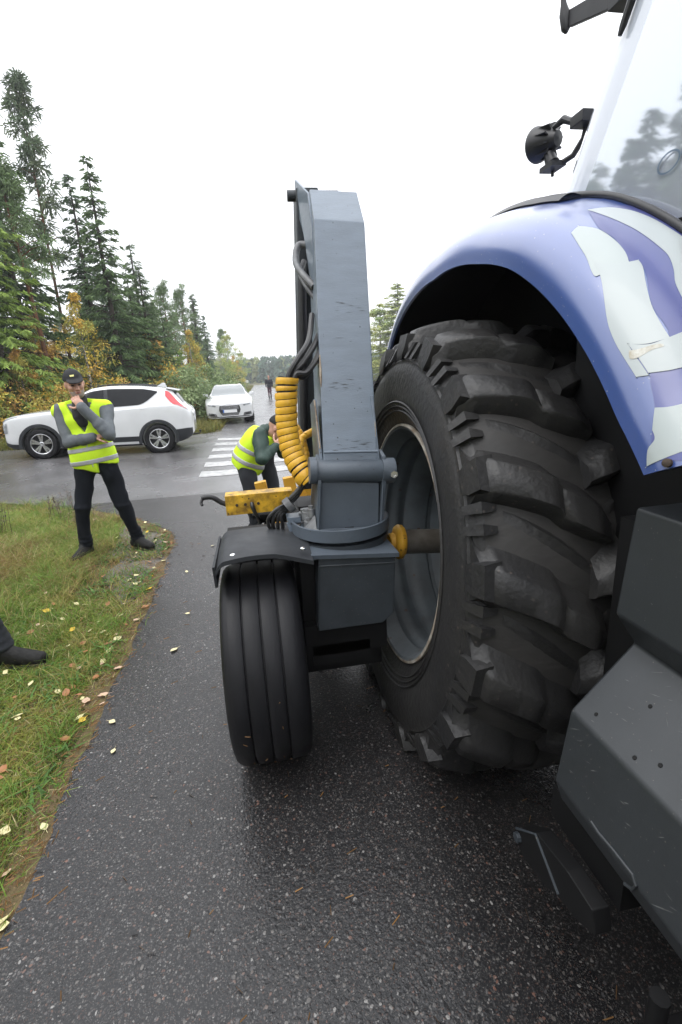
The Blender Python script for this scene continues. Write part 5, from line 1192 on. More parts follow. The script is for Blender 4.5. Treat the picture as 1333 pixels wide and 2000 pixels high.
# ------------------------------------------------------------------ cars
from mathutils.bvhtree import BVHTree
def pchip(X, Y, x):
    X = np.asarray(X, float); Y = np.asarray(Y, float); h = np.diff(X); d = np.diff(Y)/h; m = np.zeros(len(X))
    for i in range(1, len(X)-1):
        if d[i-1]*d[i] > 0:
            w1 = 2*h[i]+h[i-1]; w2 = h[i]+2*h[i-1]; m[i] = (w1+w2)/(w1/d[i-1]+w2/d[i])
    m[0] = d[0]; m[-1] = d[-1]
    i = int(np.clip(np.searchsorted(X, x)-1, 0, len(h)-1)); t = (x-X[i])/h[i]
    return float((2*t**3-3*t*t+1)*Y[i]+(t**3-2*t*t+t)*h[i]*m[i]+(-2*t**3+3*t*t)*Y[i+1]+(t**3-t*t)*h[i]*m[i+1])
class Car:
    def __init__(s, st, wheels, wr, hwid):
        s.st = np.array(sorted(st), float); s.X = s.st[:, 0]; s.wheels = wheels; s.wr = wr; s.W = hwid
        s.x0, s.x1 = s.X[0], s.X[-1]
    def sec(s, x):
        zb, hw, z3, z4, bz, bw, rz_e, rw, rz = [pchip(s.X, s.st[:, k], x) for k in range(1, 10)]
        return [(0, zb), (.80*hw, zb), (.965*hw, zb+.11), (hw, z3), (.985*hw, z4), (bw, bz), (rw, rz_e), (rw*.6, rz-.012), (0, rz)]
    def S(s, x, t, side=1, off=0.):
        def p(x, t):
            c = [Vector((0, y, z)) for y, z in s.sec(min(max(x, s.x0), s.x1))]
            c = [Vector((0, -c[1].y, c[1].z))] + c + [Vector((0, -c[7].y, c[7].z))]
            t = min(max(t, 0), 7.9999); i = int(t); f = t-i; a, b, cc, d = c[i:i+4]
            q = .5*((2*b)+(cc-a)*f+(2*a-5*b+4*cc-d)*f*f+(3*b-a-3*cc+d)*f**3); return Vector((x, q.y, q.z))
        v = p(x, t)
        if off:
            n = (p(x+.02, t)-p(x-.02, t)).cross(p(x, t+.05)-p(x, t-.05))
            if n.length > 1e-9:
                n.normalize()
                if n.y < 0 or (abs(n.y) < 1e-4 and n.z < 0): n = -n
                if t > 6.3 and n.z < 0: n = -n
                v = v+n*off
        return Vector((v.x, v.y*side, v.z))
    def body(s, parent, m, place):
        nx, nt_ = 110, 96; xs_ = [s.x0+(s.x1-s.x0)*i/nx for i in range(nx+1)]
        V = []; F = []
        for x in xs_:
            row = [s.S(x, 8*k/nt_) for k in range(nt_+1)]
            V += row + [Vector((p.x, -p.y, p.z)) for p in row[-2:0:-1]]
        n = 2*nt_
        for i in range(nx): F += [(i*n+k, i*n+(k+1) % n, (i+1)*n+(k+1) % n, (i+1)*n+k) for k in range(n)]
        F += [tuple(range(n))[::-1], tuple(nx*n+k for k in range(n))]
        me = mkmesh('body', V, F); bm = bmesh.new(); bm.from_mesh(me); bmesh.ops.recalc_face_normals(bm, faces=bm.faces); bm.to_mesh(me); bm.free()
        o = bpy.data.objects.new('body', me); COL.objects.link(o); cut = []
        for wx in s.wheels:
            for sd_ in (-1, 1):
                mb = MB(); mb.lathe([(0, s.wr+.055), (.42, s.wr+.055)], 40, Matrix.Translation((wx, sd_*1.1, s.wr)) @ Matrix.Rotation(R(-90*sd_), 4, 'Z'), caps=True)
                cm = mb.mesh('cut', None); b2 = bmesh.new(); b2.from_mesh(cm); bmesh.ops.recalc_face_normals(b2, faces=b2.faces); b2.to_mesh(cm); b2.free()
                c = bpy.data.objects.new('cut', cm); COL.objects.link(c); cut.append(c)
                md = o.modifiers.new('b', 'BOOLEAN'); md.operation = 'DIFFERENCE'; md.object = c; md.solver = 'EXACT'
        dg = bpy.context.evaluated_depsgraph_get(); dg.update()
        me2 = bpy.data.meshes.new_from_object(o.evaluated_get(dg)); o.modifiers.clear()
        for c in cut: bpy.data.objects.remove(c)
        bpy.data.objects.remove(o)
        me2.polygons.foreach_set('use_smooth', [True]*len(me2.polygons)); me2.set_sharp_from_angle(angle=R(32))
        s.bvh = BVHTree.FromPolygons([v.co.copy() for v in me2.vertices], [tuple(p.vertices) for p in me2.polygons])
        s.place = place; s.parent = parent
        return s.emit(me2, 'body', m, parent)
    def emit(s, me, name, m, parent):
        me.transform(s.place); org = ORG[parent]; me.transform(Matrix.Translation(-org)); me.name = name
        return obj(name, me, m, parent)
    def mb(s, mb, name, m, parent, smooth=35):
        me = mb.mesh(name, None); bm = bmesh.new(); bm.from_mesh(me); bmesh.ops.recalc_face_normals(bm, faces=bm.faces); bm.to_mesh(me); bm.free()
        me.polygons.foreach_set('use_smooth', [True]*len(me.polygons)); me.set_sharp_from_angle(angle=R(smooth))
        return s.emit(me, name, m, parent)
    def patch(s, name, m, parent, xs_, lo, hi, side=1, off=.009, nv=12, rim=True):
        """skin panel over the body: for each x the section parameter runs lo(x)..hi(x)"""
        mb = MB(); V = []; F = []; n = nv+1
        for x in xs_:
            a, b = lo(x), hi(x)
            for k in range(n): V.append(s.S(x, a+(b-a)*k/nv, side, off))
        for i in range(len(xs_)-1):
            for k in range(nv): F.append((i*n+k, i*n+k+1, (i+1)*n+k+1, (i+1)*n+k))
        mb.add(V, F); return s.mb(mb, name, m, parent, 60)
    def endpatch(s, name, m, parent, poly, front=True, off=.008, thick=0., sub=.06):
        """panel on the nose or tail: polygon in (y, z) pressed onto the body"""
        bm = bmesh.new(); f = bm.faces.new([bm.verts.new((0, y, z)) for y, z in poly]); bmesh.ops.triangulate(bm, faces=[f])
        for _ in range(5):
            e = [e for e in bm.edges if e.calc_length() > sub]
            if not e: break
            bmesh.ops.subdivide_edges(bm, edges=e, cuts=1); bmesh.ops.triangulate(bm, faces=bm.faces)
        dx = 1 if front else -1
        for v in bm.verts:
            h = s.bvh.ray_cast(Vector((dx*6, v.co.y, v.co.z)), Vector((-dx, 0, 0)))
            v.co.x = (h[0].x if h[0] else dx*2.0)+dx*off
        me = bpy.data.meshes.new(name); bmesh.ops.recalc_face_normals(bm, faces=bm.faces); bm.to_mesh(me); bm.free()
        return s.emit(me, name, m, parent)
    def wheel(s, wx, side, parent, spokes=5, double=True):
        r = s.wr; T = Matrix.Translation((wx, side*(s.W-.015), r)) @ Matrix.Rotation(R(-90*side), 4, 'Z')   # local +x points inward
        ri = r*.66; mb = MB()
        T = Matrix.Translation((wx, side*(s.W-.02), r)) @ Matrix.Rotation(R(-90 if side > 0 else 90), 4, 'Z')
        mb.lathe([(.0, ri+.012), (-.004, ri), (.004, ri-.012), (.03, ri-.02), (.12, ri-.03)], 48, T)
        mb.lathe([(.012, .0005), (.006, .035), (.014, .055), (.03, .06)], 24, T)
        for k in range(spokes):
            a0 = 2*math.pi*k/spokes
            for da in ((-.17, .17) if double else (0,)):
                A = a0+da; mb.prism([(.020, -.022, .04), (.020, .022, .04), (.004, .030, ri-.005), (.004, -.030, ri-.005)], (.028, 0, 0), 0) if False else None
                Rm = T @ Matrix.Rotation(A, 4, 'X')
                V = [Rm @ Vector(q) for q in ((.016, -.018, .03), (.016, .018, .03), (.004, .026, ri-.004), (.004, -.026, ri-.004), (.05, -.018, .03), (.05, .018, .03), (.05, .026, ri-.004), (.05, -.026, ri-.004))]
                mb.add(V, [(0, 1, 2, 3), (7, 6, 5, 4), (0, 3, 7, 4), (1, 5, 6, 2), (2, 6, 7, 3)])
        rim = s.mb(mb, 'wheel', M['alloy'], parent, 30)
        mb = MB(); mb.lathe([(-.002, ri+.008), (-.012, ri+.03), (-.016, r*.86), (-.006, r*.95), (.012, r*.992), (.03, r), (.19, r), (.21, r*.97), (.22, r*.86), (.21, ri)], 56, T); s.mb(mb, 'tyre', M['rubber_wet'], rim, 40)
        mb = MB(); mb.lathe([(.075, .0005), (.075, ri-.01)], 32, T); s.mb(mb, 'brake_disc', M['blackmetal'], rim)
        return rim
    def well(s, wx, parent):
        for sd_ in (-1, 1):
            mb = MB(); T = Matrix.Translation((wx, sd_*(s.W-.06), s.wr)) @ Matrix.Rotation(R(-90*sd_), 4, 'Z'); mb.lathe([(.0, s.wr+.050), (.30, s.wr+.050), (.30, .0005)], 32, T)
            s.mb(mb, 'wheel_well', M['blackmetal'], parent)

def ground_car(fw, xy, extra=0.):
    a = math.atan2(fw[1], fw[0]); return a
# --- white SUV
FW = Vector((-1, -.055, 0)).normalized(); cxy = Vector((-3.55, 12.72, 0)); ang = math.atan2(FW.y, FW.x)
zf, zr = float(H(cxy.x+FW.x*1.335, cxy.y)), float(H(cxy.x-FW.x*1.335, cxy.y)); pit = math.asin((zf-zr)/2.67)
PLC = Matrix.Translation((cxy.x, cxy.y, (zf+zr)/2+.004)) @ Matrix.Rotation(ang, 4, 'Z') @ Matrix.Rotation(-pit, 4, 'Y') @ Matrix.Scale(.935, 4)
SUV = empty('parked_suv', PLC.translation, 'white crossover with black wheel arches parked side on behind the standing man', 'car')
st = [(2.16, .42, .50, .60, .76, .84, .46, .86, .40, .87), (2.08, .30, .76, .60, .84, .91, .70, .945, .58, .955), (1.85, .24, .865, .63, .92, .985, .80, 1.02, .66, 1.03),
      (1.3, .22, .90, .66, .99, 1.05, .835, 1.09, .69, 1.105), (.95, .21, .90, .67, 1.01, 1.075, .845, 1.12, .72, 1.135), (.45, .2, .90, .67, 1.02, 1.095, .845, 1.40, .63, 1.42),
      (.05, .2, .90, .67, 1.03, 1.11, .845, 1.57, .64, 1.605), (-.4, .2, .90, .67, 1.05, 1.13, .845, 1.615, .65, 1.655), (-1.0, .2, .90, .68, 1.09, 1.165, .84, 1.60, .64, 1.645),
      (-1.45, .21, .90, .70, 1.12, 1.20, .825, 1.555, .62, 1.60), (-1.75, .24, .89, .71, 1.12, 1.20, .81, 1.47, .54, 1.54), (-1.93, .28, .88, .71, 1.08, 1.17, .79, 1.29, .58, 1.34),
      (-2.05, .33, .86, .70, 1.03, 1.10, .77, 1.14, .62, 1.16), (-2.16, .40, .80, .66, .92, 1.02, .70, 1.06, .58, 1.07), (-2.22, .48, .62, .62, .80, .90, .56, .95, .45, .96)]
C = Car(st, (1.30, -1.37), .358, .90); C.body(SUV, M['carwhite'], PLC)
lin = lambda a, b, n: [a+(b-a)*i/n for i in range(n+1)]
for sd_ in (1, -1):
    C.patch('side_window', M['carglass'], SUV, lin(.62, -.20, 20), lambda x: 5.10, lambda x: 5.90, sd_)
    C.patch('side_window', M['carglass'], SUV, lin(-.28, -1.42, 24), lambda x: 5.10+.62*max(0, (-x-.95)/.47)**1.6, lambda x: 5.90-.10*max(0, (-x-1.1)/.32), sd_)
    C.patch('quarter_pillar', M['cladding'], SUV, lin(-.20, -.28, 3), lambda x: 5.10, lambda x: 5.90, sd_, .005)
    C.patch('tail_light', M['red'], SUV, lin(-1.60, -2.08, 16), lambda x: 5.56-1.12*min(1, (-x-1.60)/.34), lambda x: 5.93-.92*min(1, max(0, (-x-1.68)/.36)), sd_, .012)
    C.patch('tail_light', M['lampglass'], SUV, lin(-1.98, -2.11, 6), lambda x: 4.50, lambda x: 4.86, sd_, .012)
    C.patch('headlight', M['lampglass'], SUV, lin(2.10, 1.72, 14), lambda x: 4.35+.35*(2.10-x)/.38, lambda x: 4.92+.05*(2.1-x), sd_, .008)
    C.patch('fog_light', M['lampglass'], SUV, lin(2.08, 1.98, 6), lambda x: 3.1, lambda x: 3.9, sd_, .010)
    C.patch('sill_cladding', M['cladding'], SUV, lin(.88, -.95, 24), lambda x: 1.2, lambda x: 2.42, sd_, .010)
    C.patch('sill_strip', M['carwhite'], SUV, lin(.80, -.88, 24), lambda x: 1.75, lambda x: 2.05, sd_, .020)
    C.patch('bumper_cladding', M['cladding'], SUV, lin(-1.80, -2.18, 14), lambda x: 1.1, lambda x: 2.65, sd_, .010)
    C.patch('bumper_cladding', M['cladding'], SUV, lin(1.72, 2.12, 12), lambda x: 1.1, lambda x: 2.10, sd_, .008)
    C.patch('door_seam', M['cladding'], SUV, [-.235, -.243], lambda x: 2.4, lambda x: 5.1, sd_, .003); C.patch('door_seam', M['cladding'], SUV, [.845, .837], lambda x: 2.4, lambda x: 4.9, sd_, .003)
    mb = MB()
    for hx in (-.02, -1.0): mb.tube([C.S(hx, 4.5, sd_, .004), C.S(hx-.02, 4.5, sd_, .03), C.S(hx-.17, 4.52, sd_, .03), C.S(hx-.19, 4.52, sd_, .004)], .012, 8)
    C.mb(mb, 'door_handle', M['carwhite'], SUV)
    mb = MB(); mb.prism([C.S(-.30, 4.36, sd_, .002), C.S(-1.95, 4.62, sd_, .002), C.S(-1.95, 4.66, sd_, .005), C.S(-.3, 4.46, sd_, .005)], (0, sd_*.006, 0)); C.mb(mb, 'body_crease', M['carwhite'], SUV)
    mb = MB(); mb.tube([C.S(x, 6.35, sd_, .03+.0*x) for x in lin(-.05, -1.40, 10)], .014, 8); C.mb(mb, 'roof_rail', M['cladding'], SUV)
    mb = MB(); b = C.S(.60, 5.15, sd_, .0); mb.box((b.x-.05, b.y+(0 if sd_ > 0 else -.24), b.z-.01), (b.x+.09, b.y+(.24 if sd_ > 0 else 0), b.z+.15), .03); C.mb(mb, 'wing_mirror', M['carwhite'], SUV)
    for wx in (1.30, -1.37):
        C.wheel(wx, sd_, SUV)
        mb = MB(); a0 = math.pi; T = Matrix.Translation((wx, sd_*.86, .358)); V = []; F = []; n = 32
        for k in range(n+1):
            a = R(-12)+R(204)*k/n
            for rr_, yy_ in ((.405, 0), (.405, .055), (.475, .052), (.478, 0)): V.append(T @ Vector((rr_*math.cos(a), sd_*yy_, rr_*math.sin(a))))
        for k in range(n): F += [(k*4+j, k*4+j+1, k*4+5+j, k*4+4+j) for j in range(3)]
        mb.add(V, F); C.mb(mb, 'wheel_arch', M['cladding'], SUV)
for wx in (1.30, -1.37): C.well(wx, SUV)
for nm, x0, x1, m_ in (('windscreen', .90, .12, M['windscreen']), ('rear_window', -1.80, -2.0, M['carglass'])):
    mb = MB(); V = []; F = []
    xs_ = lin(x0, x1, 14)
    for x in xs_: V += [C.S(x, 6.15+(8-6.15)*k/8, 1, .006) for k in range(9)] + [C.S(x, 6.15+(8-6.15)*k/8, -1, .006) for k in range(7, -1, -1)]
    for i in range(14): F += [(i*17+k, i*17+k+1, (i+1)*17+k+1, (i+1)*17+k) for k in range(16)]
    mb.add(V, F); C.mb(mb, nm, m_, SUV, 60)
mb = MB(); mb.prism([(-1.62, -.56, 1.565), (-1.92, -.52, 1.50), (-1.92, .52, 1.50), (-1.62, .56, 1.565)], (0, 0, .03), .010); C.mb(mb, 'roof_spoiler', M['carwhite'], SUV)
mb = MB(); mb.prism([(-1.35, -.02, 1.62), (-1.60, -.035, 1.59), (-1.56, -.02, 1.70), (-1.50, -.015, 1.71)], (0, .05, 0), .008); C.mb(mb, 'roof_fin', M['carwhite'], SUV)
mb = MB(); mb.tube([(-2.1, 0, .36), (-2.30, 0, .36), (-2.33, 0, .40), (-2.33, 0, .42)], .018, 10); mb.lathe([(-.03, .0005), (-.02, .022), (0, .028), (.02, .022), (.03, .0005)], 14, Matrix.Translation((-2.33, 0, .44))); C.mb(mb, 'tow_hitch', M['black'], SUV)
C.endpatch('grille', M['cladding'], SUV, [(-.38, .62), (.38, .62), (.46, .82), (-.46, .82)])
C.endpatch('number_plate', M['platewhite'], SUV, [(-.26, .74), (.26, .74), (.26, .85), (-.26, .85)], False)

# --- white estate facing the camera
FW = Vector((.035, -1, 0)).normalized(); cxy = Vector((-.93, 21.35, 0)); ang = math.atan2(FW.y, FW.x)
PLC = Matrix.Translation((cxy.x, cxy.y, float(H(cxy.x, cxy.y))+.004)) @ Matrix.Rotation(ang, 4, 'Z')
EST = empty('parked_estate', PLC.translation, 'white saloon car facing the camera, parked half on the path edge', 'car')
st = [(2.36, .30, .62, .50, .66, .72, .56, .735, .48, .74), (2.30, .24, .80, .52, .70, .765, .70, .79, .58, .80), (2.1, .2, .88, .55, .76, .825, .78, .86, .62, .87), (1.6, .18, .915, .58, .84, .90, .82, .935, .66, .95),
      (1.0, .17, .92, .6, .90, .955, .83, .985, .70, 1.0), (.75, .17, .92, .6, .91, .965, .835, 1.01, .70, 1.025), (.3, .17, .92, .6, .92, .975, .83, 1.25, .62, 1.275), (-.05, .17, .92, .6, .93, .98, .825, 1.375, .565, 1.405),
      (-.6, .17, .92, .6, .94, .985, .82, 1.395, .555, 1.43), (-1.2, .17, .92, .6, .95, 1.0, .82, 1.36, .54, 1.40), (-1.7, .18, .91, .6, .96, 1.01, .80, 1.24, .54, 1.28), (-2.1, .22, .88, .6, .92, .98, .76, 1.05, .58, 1.08), (-2.3, .28, .82, .58, .86, .92, .70, .96, .56, .97), (-2.36, .36, .66, .55, .78, .84, .58, .87, .46, .88)]
C = Car(st, (1.45, -1.38), .335, .915); C.body(EST, M['carwhite'], PLC)
for sd_ in (1, -1):
    C.patch('side_window', M['carglass'], EST, lin(.50, -.50, 14), lambda x: 5.10, lambda x: 5.90, sd_); C.patch('side_window', M['carglass'], EST, lin(-.56, -1.6, 14), lambda x: 5.10+.3*max(0, -x-1.2), lambda x: 5.90, sd_)
    mb = MB(); b = C.S(.52, 5.1, sd_, .0); y0, y1 = (b.y, b.y+.20) if sd_ > 0 else (b.y-.20, b.y); mb.box((b.x-.04, y0, b.z+.0), (b.x+.07, y1, b.z+.115), .03); C.mb(mb, 'wing_mirror', M['carwhite'], EST)
    C.endpatch('headlight', M['lampglass'], EST, [(sd_*.52, .645), (sd_*.78, .70), (sd_*.80, .745), (sd_*.60, .735), (sd_*.50, .70)], off=.010)
    C.endpatch('air_intake', M['black'], EST, [(sd_*.48, .30), (sd_*.80, .33), (sd_*.78, .44), (sd_*.52, .40)], off=.012)
    for k, z in enumerate((.335, .37, .405)):
        mb = MB(); a = C.bvh.ray_cast(Vector((6, sd_*.52, z)), Vector((-1, 0, 0)))[0].x; b = C.bvh.ray_cast(Vector((6, sd_*.76, z)), Vector((-1, 0, 0)))[0].x
        mb.tube([(a+.016, sd_*.52, z), (b+.016, sd_*.76, z+.01)], .006, 6); C.mb(mb, 'intake_slat', M['alloy'], EST)
    for wx in (1.45, -1.38): C.wheel(wx, sd_, EST, 10, False)
for wx in (1.45, -1.38): C.well(wx, EST)
for nm, x0, x1, m_ in (('windscreen', .72, .0, M['windscreen']), ('rear_window', -1.5, -2.0, M['carglass'])):
    mb = MB(); V = []; F = []
    xs_ = lin(x0, x1, 14)
    for x in xs_: V += [C.S(x, 6.08+(8-6.08)*k/8, 1, .006) for k in range(9)] + [C.S(x, 6.08+(8-6.08)*k/8, -1, .006) for k in range(7, -1, -1)]
    for i in range(14): F += [(i*17+k, i*17+k+1, (i+1)*17+k+1, (i+1)*17+k) for k in range(16)]
    mb.add(V, F); C.mb(mb, nm, m_, EST, 60)
gp_ = [(-.30, .30), (.30, .30), (.40, .52), (.36, .70), (-.36, .70), (-.40, .52)]
gr = C.endpatch('grille', M['black'], EST, gp_, off=.014)
nx = lambda y, z: C.bvh.ray_cast(Vector((6, y, z)), Vector((-1, 0, 0)))[0].x
mb = MB(); mb.tube([(nx(y, z)+.016, y, z) for y, z in gp_+gp_[:1]], .011, 8); C.mb(mb, 'grille_frame', M['chrome'], gr if False else EST)
mb = MB()
for z in (.345, .39, .56, .60, .64, .675): mb.tube([(nx(y, z)+.018, y, z) for y in np.linspace(-.33, .33, 7)], .005, 6)
C.mb(mb, 'grille_bars', M['alloy'], EST)
mb = MB()
for k in range(4): mb.tube([(nx(0, .65)+.032, -.105+.07*k+.045*math.cos(a), .64+.045*math.sin(a)) for a in np.linspace(0, 6.2832, 21)], .006, 6)
C.mb(mb, 'ring_emblem', M['chrome'], EST)
x_ = nx(0, .48)+.03
mb = MB(); mb.box((x_, -.26, .425), (x_+.012, .26, .535)); pl_ = C.mb(mb, 'number_plate', M['platewhite'], EST)
mb = MB(); mb.box((x_+.010, -.26, .426), (x_+.016, -.215, .534)); C.mb(mb, 'plate_band', M['plateblue'], EST)
C.endpatch('lower_lip', M['black'], EST, [(-.70, .255), (.70, .255), (.74, .285), (-.74, .285)], off=.010)
mb = MB(); mb.tube([(nx(y, .24)+.02, y, .245) for y in np.linspace(-.72, .72, 13)], .014, 8); C.mb(mb, 'lip_trim', M['carwhite'], EST)
# ------------------------------------------------------------------ trees
tr = np.random.default_rng(77)
def sprays(P, D, L, Wd, col, n_each=1, droop=.35, up=None):
    """leafy blades: start P, direction D, length L, width Wd -> quads"""
    n = len(P); D = D/np.linalg.norm(D, axis=1, keepdims=True)
    r = tr.normal(0, 1, (n, 3)); S = np.cross(D, r); S /= np.linalg.norm(S, axis=1, keepdims=True)+1e-9
    a = P-S*Wd[:, None]*.5; b = P+S*Wd[:, None]*.5; m = P+D*L[:, None]; m[:, 2] -= droop*L
    Q = np.stack([a, b, m+S*Wd[:, None]*.30, m-S*Wd[:, None]*.30], 1).reshape(-1, 3)
    return Q, np.repeat(col, 4, 0)
def trunk_mesh(h, r0, r1=.01, lean=(0, 0), n=9, seg=8, wob=.02, seed=0, limbs=()):
    rg = random.Random(seed); mb = MB(); pts = []; rad = []
    for i in range(seg+1):
        t = i/seg; pts.append((lean[0]*t*h+rg.uniform(-wob, wob)*h*.3*t, lean[1]*t*h+rg.uniform(-wob, wob)*h*.3*t, h*t)); rad.append(r0*(1-t)**.8+r1+(.4*r0 if i == 0 else 0))
    pts[0] = (0, 0, -.1); mb.tube(pts, rad, n)
    for a, b, r in limbs: mb.tube([a, (Vector(a)+Vector(b))*.5+Vector((0, 0, .08)), b], [r, r*.7, r*.25], 5)
    return mb.mesh('trunk', 40)
def spruce(h, spread, dens, seed, c_dark, c_light, z0=.06, sparse=0.):
    rg = np.random.default_rng(seed); P = []; D = []; L = []; W_ = []; C_ = []; limbs = []
    nw = int(h*3.2)
    for i in range(nw):
        t = (i+rg.random()*.9)/nw; z = zw = h*(z0+(1-z0)*t)
        if rg.random() < sparse: continue
        R_ = spread*h*(1-t)**.85*(.75+.4*rg.random())+.10
        nb = int(6+5*(1-t))
        for b in range(nb):
            az = 2*np.pi*(b+rg.random())/nb; r = R_*(.5+.75*rg.random()); z = zw+rg.normal(0, .13)*h*.1; d = np.array([np.cos(az), np.sin(az)])
            lift = .30*t-.22*(1-t)
            if rg.random() < .5: limbs.append(((0, 0, z), (d[0]*r*.8, d[1]*r*.8, z+lift*r*.8), .012+.018*(1-t)))
            k = max(5, int(r*dens*15)); s = rg.random(k)**.65
            for q in s:
                for side in (-1, 1, 0):
                    p = np.array([d[0]*r*q, d[1]*r*q, z+lift*r*q-.10*r*q*q]); fan = np.array([d[0]-side*d[1]*.9, d[1]+side*d[0]*.9, lift-.15])
                    P.append(p+rg.normal(0, .03, 3)); D.append(fan+rg.normal(0, .18, 3)); ln = (.12+.18*rg.random())*(.7+.35*(1-t))*(1.2-.4*q); L.append(ln); W_.append(.030+.045*rg.random())
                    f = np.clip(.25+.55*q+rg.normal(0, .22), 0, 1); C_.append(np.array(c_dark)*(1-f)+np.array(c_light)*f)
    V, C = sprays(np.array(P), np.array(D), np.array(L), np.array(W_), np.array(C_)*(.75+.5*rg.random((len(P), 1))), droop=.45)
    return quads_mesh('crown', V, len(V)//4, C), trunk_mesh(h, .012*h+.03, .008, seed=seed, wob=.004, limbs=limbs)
def clusters(cent, rad, n, L, W_, cols, rg, flat=1., droop=.2):
    P = []; D = []; C_ = []
    for c, r in zip(cent, rad):
        u = rg.normal(0, 1, (n, 3)); u /= np.linalg.norm(u, axis=1, keepdims=True); q = u*(rg.random((n, 1))**.45)*r; q[:, 2] *= flat
        P.append(c+q); D.append(u+rg.normal(0, .5, (n, 3))); b = cols[rg.integers(len(cols))]; C_.append(np.array(b)*(.6+.75*rg.random((n, 1)))*(.85+.3*rg.random()))
    P = np.concatenate(P); D = np.concatenate(D); C_ = np.concatenate(C_); n = len(P)
    return sprays(P, D, L*(.6+.8*rg.random(n)), W_*(.6+.8*rg.random(n)), C_, droop=droop)
def pine(h, seed, cb=.45, cols=((.085, .13, .055), (.11, .155, .07)), sp=.15, tk=.010):
    rg = np.random.default_rng(seed); cen = []; rad = []; limbs = []
    for i in range(int(26+h*2)):
        t = rg.random()**.8; z = h*(cb+(1-cb)*t); r = sp*h*(1-.75*t)*(.3+.7*rg.random()); az = rg.random()*6.28
        c = (r*np.cos(az), r*np.sin(az), z+.25*r); cen.append(c); rad.append(.20+.30*rg.random()*(1-.5*t)); limbs.append(((0, 0, z-.2*r), c, .02+.015*(1-t)))
    V, C = clusters(np.array(cen), np.array(rad), 80, .20, .045, cols, rg, .7)
    return quads_mesh('crown', V, len(V)//4, C), trunk_mesh(h*.98, tk*h+.02, .012, seed=seed, wob=.012, limbs=limbs)
def birch(h, seed, cols, cb=.12, sp=.16, nleaf=46, leaf=.075):
    rg = np.random.default_rng(seed); cen = []; rad = []; limbs = []
    for i in range(int(34+h*3)):
        t = rg.random(); z = h*(cb+(1-cb)*t); env = np.sin(np.pi*min(1, .18+.82*t)**.9)
        r = sp*h*env*(.25+.85*rg.random()); az = rg.random()*6.28; c = (r*np.cos(az), r*np.sin(az), z); cen.append(c); rad.append((.22+.32*rg.random())*(.5+.5*env)); limbs.append(((0, 0, max(.1, z-.7*r)), c, .012))
    V, C = clusters(np.array(cen), np.array(rad), nleaf, leaf, leaf*.8, cols, rg, 1., .4)
    return quads_mesh('crown', V, len(V)//4, C), trunk_mesh(h*.97, .008*h+.015, .006, seed=seed, wob=.02, limbs=limbs)
def bush(w_, h, seed, cols, leaf=.08, n=40, nl=60):
    rg = np.random.default_rng(seed); cen = []; rad = []; limbs = []
    for i in range(n):
        a = rg.random()*6.28; q = rg.random()**.6; c = (np.cos(a)*q*w_*.5, np.sin(a)*q*w_*.45, h*(.12+.8*rg.random()*(1-.55*q*q))); cen.append(c); rad.append(.18+.22*rg.random()); limbs.append(((c[0]*.2, c[1]*.2, 0), c, .012))
    V, C = clusters(np.array(cen), np.array(rad), nl, leaf, leaf*.6, cols, rg, 1., .2)
    return quads_mesh('foliage', V, len(V)//4, C), trunk_mesh(h*.6, .02, .008, seed=seed, wob=.05, limbs=limbs)
SD, SL = (.030, .055, .026), (.095, .145, .055)
YB = ((.38, .29, .06), (.30, .28, .07), (.19, .21, .05), (.42, .27, .05)); GB = ((.17, .23, .06), (.22, .25, .075), (.13, .19, .05)); OB = ((.38, .24, .07), (.33, .20, .06), (.30, .27, .07))
GP = ((.24, .29, .10), (.29, .30, .11), (.20, .26, .09))
PROTO = dict(
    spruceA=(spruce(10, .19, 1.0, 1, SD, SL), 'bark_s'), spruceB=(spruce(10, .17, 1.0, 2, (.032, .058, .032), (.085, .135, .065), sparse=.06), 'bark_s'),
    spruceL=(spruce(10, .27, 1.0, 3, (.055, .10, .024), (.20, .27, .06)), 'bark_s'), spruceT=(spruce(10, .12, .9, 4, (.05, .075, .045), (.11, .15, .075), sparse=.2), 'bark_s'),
    pineA=(pine(10, 5), 'bark_p'), pineB=(pine(10, 6, .55), 'bark_p'), pineT=(pine(12.5, 8, .50, ((.075, .105, .06), (.10, .125, .07)), .09, .004), 'bark_p'),
    birchY=(birch(6, 9, YB, sp=.18, nleaf=80), 'bark_b'), birchG=(birch(7, 10, GB, sp=.2, nleaf=80), 'bark_b'), birchO=(birch(4.5, 11, OB, .05, .24, 90), 'bark_b'), birchP=(birch(9, 12, GP, .05, .19, 130, .085), 'bark_b'), spruceP=(spruce(10, .21, 1.6, 21, (.17, .21, .08), (.30, .33, .13)), 'bark_s'),
    bushG=(bush(2.2, 1.9, 13, ((.13, .18, .08), (.17, .215, .09), (.11, .155, .07))), 'bark_s'), bushY=(bush(2., 2.0, 14, OB+YB), 'bark_s'), bushW=(bush(2.6, 2.6, 15, ((.15, .20, .10), (.20, .245, .125), (.13, .175, .08)), .10, 50), 'bark_s'))
for k, ((cm, tm), bk) in PROTO.items(): cm.materials.append(M['leaf']); tm.materials.append(M[bk])
KIND = {'sp': 'spruce_tree', 'pi': 'pine_tree', 'bi': 'birch_tree', 'bu': 'roadside_bush'}
